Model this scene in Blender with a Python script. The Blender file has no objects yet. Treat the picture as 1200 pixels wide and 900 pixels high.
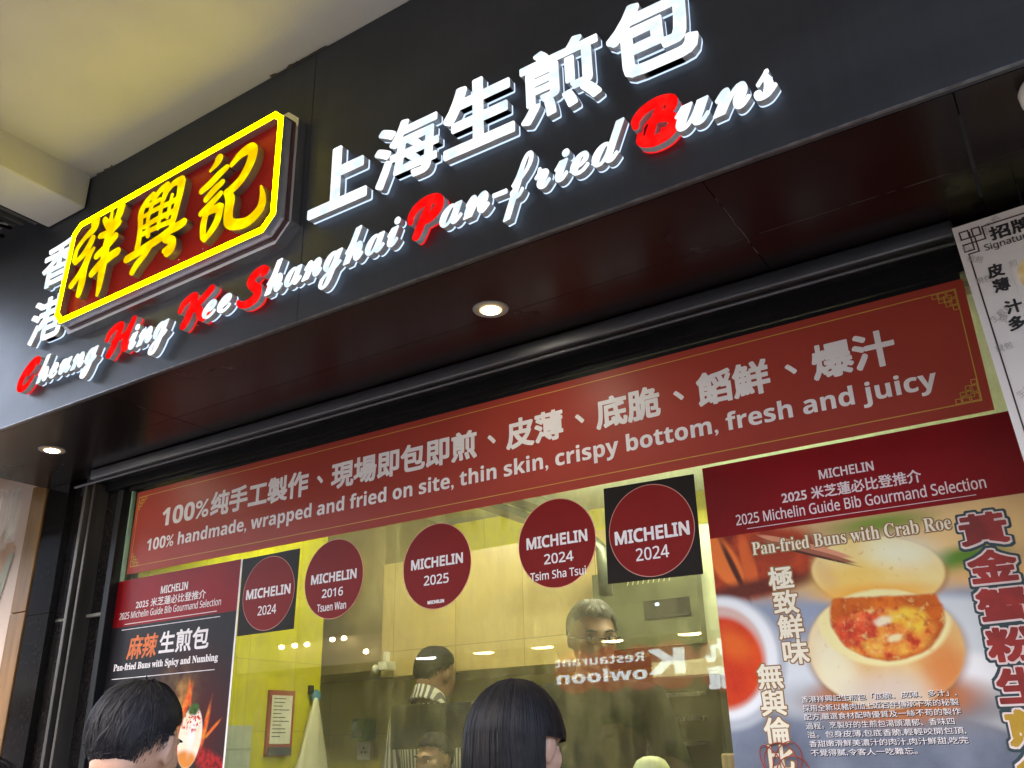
import bpy, bmesh, math, random
import numpy as np
from mathutils import Vector, Matrix

S = bpy.context.scene
C = S.collection
R = math.radians
random.seed(7)
RNG = np.random.default_rng(11)
PI = math.pi
EYE = 1.5            # height of the camera above the pavement
GY = 2.3             # the shop window's plane
FY = 1.65            # the front of the fascia board

# ------------------------------------------------------------------ camera
cam = bpy.data.cameras.new('camera')
cam.sensor_width = 36.0
cam.lens = 36.0 * 1042.72 / 1200.0
cam.clip_start = 0.05
cam.clip_end = 2000
camo = bpy.data.objects.new('camera', cam)
C.objects.link(camo)
yaw, pitch, roll = R(-32.2733), R(22.2229), R(-1.5554)
fw = Vector((math.sin(yaw) * math.cos(pitch), math.cos(yaw) * math.cos(pitch), math.sin(pitch)))
rt = Vector((math.cos(yaw), -math.sin(yaw), 0))
up = rt.cross(fw)
r2 = rt * math.cos(roll) + up * math.sin(roll)
u2 = -rt * math.sin(roll) + up * math.cos(roll)
M3 = Matrix((r2, u2, -fw)).transposed()
camo.matrix_world = Matrix.Translation((0, 0, EYE)) @ M3.to_4x4()
S.camera = camo

# ------------------------------------------------------------------ sky, sun, exposure
W = bpy.data.worlds.new('World')
S.world = W
W.use_nodes = True
wn = W.node_tree
bg = wn.nodes['Background']
sky = wn.nodes.new('ShaderNodeTexSky')
sky.sky_type = 'NISHITA'
sky.sun_disc = False
SUN_EL, SUN_AZ = R(52), R(200)     # azimuth measured from +Y towards +X
sky.sun_elevation = SUN_EL
sky.sun_rotation = SUN_AZ
sky.dust_density = 4.0
wn.links.new(sky.outputs[0], bg.inputs[0])
bg.inputs[1].default_value = 0.15
sun = bpy.data.lights.new('sun', 'SUN')
sun.energy = 0.6
sun.angle = R(14)
sun.color = (1.0, 0.96, 0.9)
suno = bpy.data.objects.new('sun', sun)
C.objects.link(suno)
sd = Vector((math.sin(SUN_AZ) * math.cos(SUN_EL), math.cos(SUN_AZ) * math.cos(SUN_EL), math.sin(SUN_EL)))
suno.rotation_euler = sd.to_track_quat('Z', 'Y').to_euler()
S.view_settings.view_transform = 'Standard'
S.view_settings.look = 'None'
S.view_settings.gamma = 1
S.view_settings.use_curve_mapping = False
S.view_settings.exposure = EXPOSURE = 3.25
S.render.engine = 'CYCLES'
S.cycles.use_denoising = True
S.cycles.max_bounces = 8
S.cycles.diffuse_bounces = 4
S.cycles.glossy_bounces = 4
S.cycles.transparent_max_bounces = 16
S.cycles.sample_clamp_indirect = 6
S.cycles.caustics_reflective = False
S.cycles.caustics_refractive = False

# ------------------------------------------------------------------ materials
MATS = {}

def nodes(name):
    m = bpy.data.materials.new(name)
    m.use_nodes = True
    return m, m.node_tree, m.node_tree.nodes['Principled BSDF']

def ramp(nt, fac, c0, c1, p0=0.0, p1=1.0):
    r = nt.nodes.new('ShaderNodeValToRGB')
    r.color_ramp.elements[0].color = (*c0, 1)
    r.color_ramp.elements[1].color = (*c1, 1)
    r.color_ramp.elements[0].position = p0
    r.color_ramp.elements[1].position = p1
    nt.links.new(fac, r.inputs[0])
    return r.outputs[0]

def noise(nt, scale, detail=4, vec_scale=(1, 1, 1), rough=0.55):
    tc = nt.nodes.new('ShaderNodeTexCoord')
    mp = nt.nodes.new('ShaderNodeMapping')
    mp.inputs['Scale'].default_value = vec_scale
    nt.links.new(tc.outputs['Object'], mp.inputs[0])
    n = nt.nodes.new('ShaderNodeTexNoise')
    n.inputs['Scale'].default_value = scale
    n.inputs['Detail'].default_value = detail
    n.inputs['Roughness'].default_value = rough
    nt.links.new(mp.outputs[0], n.inputs['Vector'])
    return n.outputs['Fac']

def mat(name, col, rough=0.6, metal=0.0, var=0.12, scale=8, vs=(1, 1, 1), bump=0.0, bscale=60, spec=0.5, coat=0.0, rvar=0.0):
    """a principled surface whose own colour is mottled by noise"""
    if name in MATS:
        return MATS[name]
    m, nt, b = nodes(name)
    n = noise(nt, scale, 5, vs)
    c0 = tuple(max(0, c * (1 - var)) for c in col)
    c1 = tuple(min(1, c * (1 + var)) for c in col)
    nt.links.new(ramp(nt, n, c0, c1, 0.3, 0.7), b.inputs['Base Color'])
    b.inputs['Roughness'].default_value = rough
    b.inputs['Metallic'].default_value = metal
    b.inputs['Specular IOR Level'].default_value = spec
    b.inputs['Coat Weight'].default_value = coat
    b.inputs['Coat Roughness'].default_value = 0.08
    if rvar:
        n3 = noise(nt, scale * 2.3, 5, vs)
        mr = nt.nodes.new('ShaderNodeMapRange')
        mr.inputs['To Min'].default_value = max(0.02, rough - rvar)
        mr.inputs['To Max'].default_value = rough + rvar
        nt.links.new(n3, mr.inputs[0])
        nt.links.new(mr.outputs[0], b.inputs['Roughness'])
    if bump:
        n2 = noise(nt, bscale, 4, vs)
        bp = nt.nodes.new('ShaderNodeBump')
        bp.inputs['Strength'].default_value = bump
        bp.inputs['Distance'].default_value = 0.01
        nt.links.new(n2, bp.inputs['Height'])
        nt.links.new(bp.outputs[0], b.inputs['Normal'])
    MATS[name] = m
    return m

def emit_uneven(name, c0, c1, s0, s1, scale):
    """lit acrylic: the lamps behind it leave it slightly uneven"""
    m = emit(name, c0, s0)
    nt = m.node_tree
    e = [n for n in nt.nodes if n.type == 'EMISSION'][0]
    f = noise(nt, scale, 2)
    nt.links.new(ramp(nt, f, c0, c1, .38, .62), e.inputs[0])
    mr = nt.nodes.new('ShaderNodeMapRange')
    mr.inputs['From Min'].default_value = .35; mr.inputs['From Max'].default_value = .65
    mr.inputs['To Min'].default_value = s0; mr.inputs['To Max'].default_value = s1
    nt.links.new(f, mr.inputs[0])
    nt.links.new(mr.outputs[0], e.inputs[1])
    return m

def emit(name, col, strength):
    if name in MATS:
        return MATS[name]
    m = bpy.data.materials.new(name)
    m.use_nodes = True
    nt = m.node_tree
    nt.nodes.clear()
    e = nt.nodes.new('ShaderNodeEmission')
    e.inputs[0].default_value = (*col, 1)
    e.inputs[1].default_value = strength
    o = nt.nodes.new('ShaderNodeOutputMaterial')
    nt.links.new(e.outputs[0], o.inputs[0])
    MATS[name] = m
    return m

# ------------------------------------------------------------------ mesh helpers
class MB:
    """collects shapes; build() links them as ONE mesh object"""
    def __init__(self):
        self.v, self.f, self.mi = [], [], []

    def add(self, verts, faces, mi=0):
        n = len(self.v)
        self.v += [tuple(p) for p in verts]
        self.f += [tuple(i + n for i in f) for f in faces]
        self.mi += [mi] * len(faces)
        return self

    def box(self, x0, x1, y0, y1, z0, z1, mi=0):
        vs = [(x, y, z) for x in (x0, x1) for y in (y0, y1) for z in (z0, z1)]
        return self.add(vs, [(0, 1, 3, 2), (4, 6, 7, 5), (0, 4, 5, 1), (2, 3, 7, 6), (0, 2, 6, 4), (1, 5, 7, 3)], mi)

    def bevbox(self, x0, x1, y0, y1, z0, z1, b=0.004, mi=0, seg=2):
        bm = bmesh.new()
        bmesh.ops.create_cube(bm, size=1)
        for v in bm.verts:
            v.co = Vector((x0 + (v.co.x + .5) * (x1 - x0), y0 + (v.co.y + .5) * (y1 - y0), z0 + (v.co.z + .5) * (z1 - z0)))
        bmesh.ops.bevel(bm, geom=bm.edges[:], offset=b, segments=seg, affect='EDGES', profile=.5)
        bm.verts.index_update()
        self.add([v.co[:] for v in bm.verts], [[v.index for v in f.verts] for f in bm.faces], mi)
        bm.free()
        return self

    def prism(self, poly, y0, y1, mi=0, mi_side=None):
        """poly: counter-clockwise points in (x, z) as seen from -Y; y0 is the front"""
        n = len(poly)
        if mi_side is None:
            mi_side = mi
        self.add([(x, y0, z) for x, z in poly], [tuple(range(n))], mi)
        self.add([(x, y1, z) for x, z in poly], [tuple(range(n))[::-1]], mi)
        vs = [(x, y0, z) for x, z in poly] + [(x, y1, z) for x, z in poly]
        self.add(vs, [((i + 1) % n, i, n + i, n + (i + 1) % n) for i in range(n)], mi_side)
        return self

    def tube(self, path, rad, n=10, mi=0, caps=True):
        path = [Vector(p) for p in path]
        if not hasattr(rad, '__len__'):
            rad = [rad] * len(path)
        rings, prev = [], None
        for i, p in enumerate(path):
            t = (path[min(i + 1, len(path) - 1)] - path[max(i - 1, 0)]).normalized()
            a = prev if prev is not None else (Vector((0, 0, 1)) if abs(t.z) < .9 else Vector((1, 0, 0)))
            u = (a - t * a.dot(t))
            if u.length < 1e-6:
                u = t.orthogonal()
            u.normalize()
            prev = u
            w = t.cross(u)
            rings.append([p + (u * math.cos(2 * PI * k / n) + w * math.sin(2 * PI * k / n)) * rad[i] for k in range(n)])
        vs = [q for r in rings for q in r]
        fs = []
        for i in range(len(rings) - 1):
            for k in range(n):
                fs.append((i * n + k, i * n + (k + 1) % n, (i + 1) * n + (k + 1) % n, (i + 1) * n + k))
        if caps:
            fs.append(tuple(range(n))[::-1])
            fs.append(tuple((len(rings) - 1) * n + k for k in range(n)))
        return self.add(vs, fs, mi)

    def lathe(self, prof, c, n=32, mi=0, axis='Z'):
        vs, fs = [], []
        for r, h in prof:
            for k in range(n):
                a = 2 * PI * k / n
                if axis == 'Z':
                    vs.append((c[0] + r * math.cos(a), c[1] + r * math.sin(a), c[2] + h))
                else:
                    vs.append((c[0] + r * math.cos(a), c[1] + h, c[2] + r * math.sin(a)))
        m = len(prof)
        for i in range(m - 1):
            for k in range(n):
                fs.append((i * n + k, i * n + (k + 1) % n, (i + 1) * n + (k + 1) % n, (i + 1) * n + k))
        fs.append(tuple(range(n))[::-1])
        fs.append(tuple((m - 1) * n + k for k in range(n)))
        return self.add(vs, fs, mi)

    def ell(self, c, r, rot=None, nu=20, nv=12, mi=0):
        vs, fs = [], []
        c = Vector(c)
        for j in range(nv + 1):
            ph = PI * j / nv
            for i in range(nu):
                a = 2 * PI * i / nu
                p = Vector((r[0] * math.sin(ph) * math.cos(a), r[1] * math.sin(ph) * math.sin(a), r[2] * math.cos(ph)))
                if rot is not None:
                    p = rot @ p
                vs.append(c + p)
        for j in range(nv):
            for i in range(nu):
                fs.append((j * nu + i, (j + 1) * nu + i, (j + 1) * nu + (i + 1) % nu, j * nu + (i + 1) % nu))
        return self.add(vs, fs, mi)

    def build(self, name, mats, parent=None, smooth=False, merge=False):
        me = bpy.data.meshes.new(name)
        off = Vector((0, 0, 0))
        if parent is not None:
            p = parent
            while p is not None:
                off += p.location
                p = p.parent
        me.from_pydata([(v[0] - off[0], v[1] - off[1], v[2] - off[2]) for v in self.v], [], self.f)
        if not isinstance(mats, (list, tuple)):
            mats = [mats]
        for m in mats:
            me.materials.append(m)
        if len(mats) > 1:
            me.polygons.foreach_set('material_index', self.mi)
        if smooth:
            me.polygons.foreach_set('use_smooth', [True] * len(me.polygons))
        me.update()
        o = bpy.data.objects.new(name, me)
        C.objects.link(o)
        if parent is not None:
            o.parent = parent
        if smooth == 'auto':
            bm = bmesh.new()
            bm.from_mesh(me)
            bmesh.ops.remove_doubles(bm, verts=bm.verts, dist=1e-5)
            for e in bm.edges:
                if len(e.link_faces) == 2 and e.calc_face_angle(0) > R(38):
                    e.smooth = False
            bm.to_mesh(me)
            bm.free()
        return o

def tag(o, label=None, cat=None, group=None, kind=None):
    if label:
        o['label'] = label
    if cat:
        o['category'] = cat
    if group:
        o['group'] = group
    if kind:
        o['kind'] = kind
    return o

def thing(name, loc, label, cat, group=None):
    o = bpy.data.objects.new(name, None)
    o.empty_display_size = 0.1
    C.objects.link(o)
    o.location = loc
    return tag(o, label, cat, group)

def Z(zrel):
    return zrel + EYE

# ------------------------------------------------------------------ lettering
def alph(s, U, L, D):
    r = ''
    for ch in s:
        if 'A' <= ch <= 'Z' and U:
            r += chr(U + ord(ch) - 65)
        elif 'a' <= ch <= 'z' and L:
            r += chr(L + ord(ch) - 97)
        elif '0' <= ch <= '9' and D:
            r += chr(D + ord(ch) - 48)
        else:
            r += ch
    return r

STYLE = {
    'bold': lambda s: alph(s, 0x1D5D4, 0x1D5EE, 0x1D7EC),
    'sans': lambda s: alph(s, 0x1D5A0, 0x1D5BA, 0x1D7E2),
    'script': lambda s: alph(s, 0x1D4D0, 0x1D4EA, 0),
    'mono': lambda s: alph(s, 0x1D670, 0x1D68A, 0x1D7F6),
    'serif': lambda s: alph(s, 0x1D400, 0x1D41A, 0x1D7CE),
    'plain': lambda s: s,
}
_cache = {}

def glyphs(s, style='plain', res=3):
    """flat outline of a line of writing: vertices (n, 2) in em and faces"""
    key = (s, style)
    if key not in _cache:
        cu = bpy.data.curves.new('lettering', 'FONT')
        cu.body = STYLE[style](s)
        cu.size = 1.0
        cu.resolution_u = res
        ob = bpy.data.objects.new('lettering', cu)
        C.objects.link(ob)
        bpy.context.view_layer.update()
        dg = bpy.context.evaluated_depsgraph_get()
        me = bpy.data.meshes.new_from_object(ob.evaluated_get(dg))
        v = np.array([(p.co.x, p.co.y) for p in me.vertices])
        f = []
        for p in me.polygons:
            idx = list(p.vertices)
            a = v[idx]
            area = np.sum(a[:, 0] * np.roll(a[:, 1], -1) - np.roll(a[:, 0], -1) * a[:, 1])
            f.append(idx if area > 0 else idx[::-1])
        bpy.data.objects.remove(ob)
        bpy.data.curves.remove(cu)
        bpy.data.meshes.remove(me)
        _cache[key] = (v, f)
    return _cache[key]

def fitted(s, style, x0, x1, z0, z1=None, grow=0.0, shear=0.0, dense=.003):
    """the same writing with its ink fitted to x0..x1 and z0..z1; grow thickens the strokes (metres)"""
    v, f = glyphs(s, style)
    v = v.copy()
    v[:, 0] += shear * v[:, 1]
    lo, hi = v.min(0), v.max(0)
    sx = (x1 - x0 - 2 * grow) / (hi[0] - lo[0])
    sz = (z1 - z0 - 2 * grow) / (hi[1] - lo[1]) if z1 is not None else sx
    p = (v - lo) * (sx, sz) + (x0 + grow, z0 + grow)
    if not grow:
        return [(p, f)]
    g = grow
    out = [(p, f)]
    n = max(1, math.ceil(g / dense))
    side = [(i / n, 1.0) for i in range(-n, n)]
    offs = side + [(b, -a) for a, b in side] + [(-a, -b) for a, b in side] + [(-b, a) for a, b in side]
    offs += [(a * .5, b * .5) for a, b in offs[::3]] if g > .006 else []
    for k, (a, b) in enumerate(offs):
        l = math.hypot(a, b)
        cut = 1.0 if l <= 1.2 else 1.2 / l          # slightly rounded corners
        q = g * cut * (1 - 0.004 * k)
        out.append((p + (a * q, b * q), f))
    return out

def print_text(mb, s, style, x0, x1, z0, z1=None, y=0.0, grow=0.0, shear=0.0, mi=0, rot=0.0, flip=False):
    """flat printed or cut-vinyl writing facing -Y"""
    for k, (p, f) in enumerate(fitted(s, style, x0, x1, z0, z1, grow, shear)):
        if rot:
            c = np.array(((x0 + x1) / 2, (z0 + (z1 if z1 is not None else z0 + (x1 - x0) * .5)) / 2))
            ca, sa = math.cos(rot), math.sin(rot)
            p = (p - c) @ np.array(((ca, sa), (-sa, ca))) + c
        if flip:
            mb.add([(x0 + x1 - x, y + 0.00004 * k, z) for x, z in p], [tuple(q)[::-1] for q in f], mi)
        else:
            mb.add([(x, y - 0.00004 * k, z) for x, z in p], f, mi)
    return mb

def catmull(pts, n=6):
    pts = [np.array(p, float) for p in pts]
    if len(pts) == 2:
        return [pts[0] + (pts[1] - pts[0]) * t for t in np.linspace(0, 1, n)]
    P = [2 * pts[0] - pts[1]] + pts + [2 * pts[-1] - pts[-2]]
    out = []
    for i in range(1, len(P) - 2):
        a, b, c, d = P[i - 1:i + 3]
        for k in range(n):
            t = k / n
            out.append(.5 * (2 * b + (c - a) * t + (2 * a - 5 * b + 4 * c - d) * t * t + (3 * b - a - 3 * c + d) * t ** 3))
    out.append(pts[-1])
    return out

def stroke(pts, n=6):
    """a brush stroke (x, z, half width) as an outline strip with round ends"""
    q = catmull(pts, n)
    L, Rr = [], []
    for i, p in enumerate(q):
        t = q[min(i + 1, len(q) - 1)][:2] - q[max(i - 1, 0)][:2]
        t = t / (np.linalg.norm(t) + 1e-9)
        nrm = np.array((-t[1], t[0]))
        w = max(p[2], 0.0012)
        L.append(p[:2] + nrm * w)
        Rr.append(p[:2] - nrm * w)

    def cap(p, t, w, sgn):
        t = t / (np.linalg.norm(t) + 1e-9)
        nrm = np.array((-t[1], t[0]))
        return [p + (nrm * math.cos(a) * sgn + t * math.sin(a)) * w for a in np.linspace(0, PI, 7)[1:-1]]
    end = cap(q[-1][:2], q[-1][:2] - q[-2][:2], max(q[-1][2], .0012), 1)
    start = cap(q[0][:2], q[0][:2] - q[1][:2], max(q[0][2], .0012), 1)
    m = len(q)
    v = L + Rr + end + start
    f = [(i + m, i + 1 + m, i + 1, i) for i in range(m - 1)]
    e0 = 2 * m
    f.append(tuple([2 * m - 1] + [e0 + k for k in range(len(end))][::-1] + [m - 1]))
    s0 = e0 + len(end)
    f.append(tuple([0] + [s0 + k for k in range(len(start))][::-1] + [m]))
    v = np.array(v)
    g = []
    for idx in f:
        a = v[list(idx)]
        area = np.sum(a[:, 0] * np.roll(a[:, 1], -1) - np.roll(a[:, 0], -1) * a[:, 1])
        g.append(tuple(idx) if area > 0 else tuple(idx)[::-1])
    return v, g

def boundary(f):
    ed = {}
    for p in f:
        for i in range(len(p)):
            a, b = p[i], p[(i + 1) % len(p)]
            if (b, a) in ed:
                del ed[(b, a)]
            else:
                ed[(a, b)] = 1
    return list(ed)

def slab(mb, shapes, y0, y1, front=True, side=True, back=True, step=0.00006, mi=0):
    """extrude flat shapes between y0 (front) and y1"""
    for k, (p, f) in enumerate(shapes):
        a, b = y0 - step * k, y1 + step * k
        n = len(p)
        vs = [(x, a, z) for x, z in p] + [(x, b, z) for x, z in p]
        fs = []
        if front:
            fs += [tuple(q) for q in f]
        if back:
            fs += [tuple(i + n for i in q)[::-1] for q in f]
        if side:
            fs += [(j, i, i + n, j + n) for i, j in boundary(f)]
        mb.add(vs, fs, mi)
    return mb
KITCHEN = 12.0

# ================================================================== the setting
pave = mat('paving', (0.12, 0.118, 0.115), .7, var=.2, scale=3, bump=.2)
m = MB(); m.box(-40, 40, -3.2, 1.9, -0.3, 0.0)
tag(m.build('pavement', pave), kind='structure')
m = MB(); m.box(-200, 200, -200, 200, -0.5, -0.32)
tag(m.build('ground', mat('earth', (.12, .11, .10), .9)), kind='structure')
m = MB(); m.box(-40, 40, -7.6, -3.2, -0.32, -0.13)
tag(m.build('road', mat('asphalt', (.05, .05, .052), .8, var=.3, scale=30, bump=.3)), kind='structure')
m = MB(); m.box(-40, 40, -9.2, -7.6, -0.32, 0.0)
tag(m.build('pavement', pave), kind='structure')

# ------------------------------------------------------------------ canopy over the pavement, with its downstand beam
plaster = mat('plaster', (.45, .43, .41), .85, var=.06, scale=2.6, bump=.16, bscale=20)
canopy = thing('canopy', (-2, FY, Z(2.19)), 'off-white plaster ceiling slab over the shop sign with a boxed beam and a grimy edge', 'canopy')
m = MB(); m.box(-4.7, 1.1, -.75, FY + .02, Z(2.19), Z(2.45)); m.build('slab', plaster, canopy)
m = MB(); m.bevbox(-3.287, -3.035, -.74, FY - .004, Z(2.04), Z(2.20), .006); m.build('beam', plaster, canopy)
# peeling grime along the joint of slab and fascia
m = MB()
x = -3.0
rr = random.Random(3)
while x < .8:
    w = rr.uniform(.06, .25)
    h = rr.uniform(.002, .008)
    if rr.random() < .5:
        pts = [(x, FY - .001, Z(2.186))]
        n = 7
        m = MB()
        lower = [(x + w * i / n, FY - h * rr.uniform(.3, 1.6), Z(2.1875)) for i in range(n + 1)]
        vs = lower + [(x + w, FY, Z(2.1875)), (x, FY, Z(2.1875))]
        m.add(vs, [tuple(range(len(vs)))[::-1]])
        m.build('grime_patch', mat('grime', (.07, .045, .025), .9, var=.5, scale=20), canopy)
    x += w * rr.uniform(.6, 1.3)

# ------------------------------------------------------------------ the shop front
fasc, nt, b = nodes('fascia_board')
n1 = noise(nt, 40, 4, (1, 1, .06))
n2 = noise(nt, 1.3, 4)
c = ramp(nt, n1, (.0185, .021, .0265), (.023, .026, .033), .3, .7)
wipe = ramp(nt, noise(nt, 5, 7, (.22, 1, 1), .7), (.80, .80, .80), (1.55, 1.5, 1.45), .42, .72)
mixm = nt.nodes.new('ShaderNodeMix'); mixm.data_type = 'RGBA'; mixm.blend_type = 'MULTIPLY'; mixm.inputs['Factor'].default_value = .85
nt.links.new(c, mixm.inputs[6]); nt.links.new(wipe, mixm.inputs[7])
speck = ramp(nt, noise(nt, 260, 2), (0, 0, 0), (1, 1, 1), .74, .78)
mixs = nt.nodes.new('ShaderNodeMix'); mixs.data_type = 'RGBA'; nt.links.new(speck, mixs.inputs['Factor'])
nt.links.new(mixm.outputs[2], mixs.inputs[6]); mixs.inputs[7].default_value = (.16, .16, .16, 1)
nt.links.new(mixs.outputs[2], b.inputs['Base Color'])
mr = nt.nodes.new('ShaderNodeMapRange'); mr.inputs['To Min'].default_value = .30; mr.inputs['To Max'].default_value = .60
nt.links.new(n2, mr.inputs[0]); nt.links.new(mr.outputs[0], b.inputs['Roughness'])
bp = nt.nodes.new('ShaderNodeBump'); bp.inputs['Strength'].default_value = .06; bp.inputs['Distance'].default_value = .004
nt.links.new(n1, bp.inputs['Height']); nt.links.new(bp.outputs[0], b.inputs['Normal'])
b.inputs['Specular IOR Level'].default_value = .55
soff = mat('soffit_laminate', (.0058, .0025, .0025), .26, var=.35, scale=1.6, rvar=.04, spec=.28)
black = mat('black_powder_coat', (.008, .008, .009), .45, var=.3, spec=.2)
gap = mat('dark_gap', (.004, .004, .004), .9)
alu = mat('brushed_aluminium', (.10, .10, .108), .5, 1.0, var=.15, scale=30, vs=(.05, 1, 1))
granite = mat('polished_black_granite', (.012, .010, .010), .10, var=.5, scale=60, spec=.14)

shop = thing('shop_front', (-1.7, FY, 0), 'dark shop front with black lit fascia, maroon soffit and wide steamed kitchen window', 'shop front')
m = MB()
seams = [-14, -5.2, -1.785, 1.28, 9]
for a, c_ in zip(seams[:-1], seams[1:]):
    ztop = 2.19 if a > -4 else 2.19
    m.bevbox(a + .0008, c_ - .0008, FY, FY + .02, Z(1.175), Z(2.187 if a > -5 else 2.187), .0012)
fas = m.build('fascia_board', fasc, shop)
m = MB()
for a, c_ in zip(seams[:-1], seams[1:]):
    m.box(a + .002, c_ - .002, FY - .0015, FY + .006, Z(1.173), Z(1.1765))
m.build('fascia_edge', mat('worn_edge', (.16, .16, .17), .4, .6, var=.5, scale=25), shop)
m = MB(); m.box(-14, 9, FY + .021, FY + .09, Z(1.22), Z(2.18)); m.build('fascia_backing', gap, shop)
# soffit: laminate panels with open joints under a dark void
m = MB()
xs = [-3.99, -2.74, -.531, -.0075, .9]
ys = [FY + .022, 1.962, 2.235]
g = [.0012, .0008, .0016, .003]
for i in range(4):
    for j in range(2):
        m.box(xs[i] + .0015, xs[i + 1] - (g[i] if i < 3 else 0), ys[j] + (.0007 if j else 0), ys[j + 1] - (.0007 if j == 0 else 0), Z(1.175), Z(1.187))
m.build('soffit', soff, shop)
m = MB(); m.box(-.0115, -.004, 1.752, 2.11, Z(1.1742), Z(1.1749)); m.build('open_joint', gap, shop)
m = MB()
rr = random.Random(5)
def crack(x0, y0, x1, y1, w, n=14):
    p = []
    for i in range(n + 1):
        t = i / n
        p.append((x0 + (x1 - x0) * t + rr.uniform(-.0016, .0016), y0 + (y1 - y0) * t))
    for i in range(n):
        if rr.random() < .12:
            continue
        (a, b_), (c_, d) = p[i], p[i + 1]
        ox, oy = (w, 0) if abs(x1 - x0) < abs(y1 - y0) else (0, w)
        m.add([(a, b_, Z(1.1743)), (c_, d, Z(1.1743)), (c_ + ox, d + oy, Z(1.1743)), (a + ox, b_ + oy, Z(1.1743))], [(0, 1, 2, 3)])
crack(-.531, 1.75, -.531, 2.06, .0013)
crack(-.66, 1.962, -.05, 1.962, .0009, 30)
crack(-2.74, 1.80, -2.74, 1.84, .0015, 4)
m.build('sealant_line', mat('old_sealant', (.16, .14, .12), .7, var=.4), shop)
m = MB(); m.box(-3.98, .9, FY + .03, 2.9, Z(1.20), Z(1.24)); m.build('soffit_void', gap, shop)
# header above the glass: black frame, stepped, with a slim lit edge of the glass below
m = MB()
m.box(-3.66, .9, 2.215, 2.36, Z(1.135), Z(1.1745))
m.box(-3.58, .9, 2.262, 2.35, Z(1.098), Z(1.1345))
m.box(-3.44, .9, 2.285, 2.345, Z(1.083), Z(1.0975))
m.build('window_header', black, shop)
m = MB(); m.box(-3.04, -.1, 2.2975, 2.2995, Z(1.045), Z(1.0825)); m.build('black_edge_tape', black, shop)
# shutter rail hanging under the soffit
m = MB()
m.bevbox(-3.56, -.085, 2.165, 2.215, Z(1.128), Z(1.1725), .006)
m.build('shutter_rail', alu, shop, True)
m = MB(); m.tube([(-3.70, 2.19, Z(1.122)), (.6, 2.19, Z(1.118))], .006, 10); m.build('rail_rod', alu, shop, True)
# left jamb: two granite panels, shutter guides, frame
m = MB()
m.bevbox(-3.985, -3.815, 2.231, 2.36, 0.0, Z(.592), .0015); m.bevbox(-3.985, -3.815, 2.231, 2.36, Z(.594), Z(1.174), .0015)
m.bevbox(-3.813, -3.66, 2.262, 2.37, 0.0, Z(.553), .0015); m.bevbox(-3.813, -3.66, 2.262, 2.37, Z(.566), Z(1.174), .0015)
m.build('granite_jamb', granite, shop)
m = MB(); m.box(-3.813, -3.44, 2.2655, 2.32, Z(.5535), Z(.5655)); m.build('jamb_strip', mat('dull_strip', (.22, .21, .19), .5, .3), shop)
m = MB()
m.bevbox(-3.652, -3.632, 2.205, 2.30, 0, Z(1.13), .002)
m.bevbox(-3.606, -3.590, 2.215, 2.30, 0, Z(1.13), .002)
m.build('shutter_guide', mat('guide_steel', (.10, .085, .075), .4, .7, var=.4, scale=15, vs=(1, 1, .1)), shop)
m = MB(); m.box(-3.66, -3.475, 2.285, 2.36, 0, Z(.553)); m.box(-3.66, -3.475, 2.285, 2.36, Z(.566), Z(1.134)); m.build('guide_back', granite, shop)
m = MB(); m.bevbox(-3.475, -3.438, 2.255, 2.35, 0, Z(1.083), .002); m.build('window_jamb', black, shop)
m = MB(); m.box(-3.44, 1.2, 2.25, 2.40, 0, .90); m.build('stall_riser', granite, shop)
m = MB(); m.bevbox(-3.46, 1.2, 2.22, 2.42, .90, .94, .004); m.build('window_sill', mat('steel', (.5, .5, .5), .3, 1.0, var=.1, scale=20), shop)
# the pane: two real faces, clear, faintly greasy
gl = bpy.data.materials.new('window_glass'); gl.use_nodes = True
nt = gl.node_tree; nt.nodes.clear()
tr = nt.nodes.new('ShaderNodeBsdfTransparent'); tr.inputs[0].default_value = (.965, .985, .965, 1)
gs = nt.nodes.new('ShaderNodeBsdfGlossy'); gs.inputs['Roughness'].default_value = .0
fr = nt.nodes.new('ShaderNodeFresnel'); 
gm = nt.nodes.new('ShaderNodeNewGeometry')
ir = nt.nodes.new('ShaderNodeMapRange'); ir.inputs['To Min'].default_value = 1.5; ir.inputs['To Max'].default_value = 1 / 1.5
nt.links.new(gm.outputs['Backfacing'], ir.inputs[0]); nt.links.new(ir.outputs[0], fr.inputs[0])
mx = nt.nodes.new('ShaderNodeMixShader')
nt.links.new(fr.outputs[0], mx.inputs[0]); nt.links.new(tr.outputs[0], mx.inputs[1]); nt.links.new(gs.outputs[0], mx.inputs[2])
df = nt.nodes.new('ShaderNodeBsdfTranslucent'); df.inputs[0].default_value = (.84, .78, .50, 1)
nz = noise(nt, 30, 6, (1, 1, .25), .75)
nb = noise(nt, 3.0, 4, (1, 1, .7))
ml = nt.nodes.new('ShaderNodeMath'); ml.operation = 'MULTIPLY'; nt.links.new(nz, ml.inputs[0]); nt.links.new(nb, ml.inputs[1])
mr = nt.nodes.new('ShaderNodeMapRange'); mr.inputs['From Min'].default_value = .2; mr.inputs['From Max'].default_value = .5; mr.inputs['To Min'].default_value = .03; mr.inputs['To Max'].default_value = .24
nt.links.new(ml.outputs[0], mr.inputs[0])
m2 = nt.nodes.new('ShaderNodeMixShader')
nt.links.new(mr.outputs[0], m2.inputs[0]); nt.links.new(mx.outputs[0], m2.inputs[1]); nt.links.new(df.outputs[0], m2.inputs[2])
o_ = nt.nodes.new('ShaderNodeOutputMaterial'); nt.links.new(m2.outputs[0], o_.inputs[0])
m = MB(); m.box(-3.4375, 1.2, GY, GY + .008, .94, Z(1.0825)); m.build('window_pane', gl, shop)
m = MB(); m.box(-3.437, -3.428, GY - .004, GY + .012, .94, Z(1.0825)); m.build('glass_edge_seal', mat('green_edge', (.35, .5, .4), .25), shop)
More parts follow.
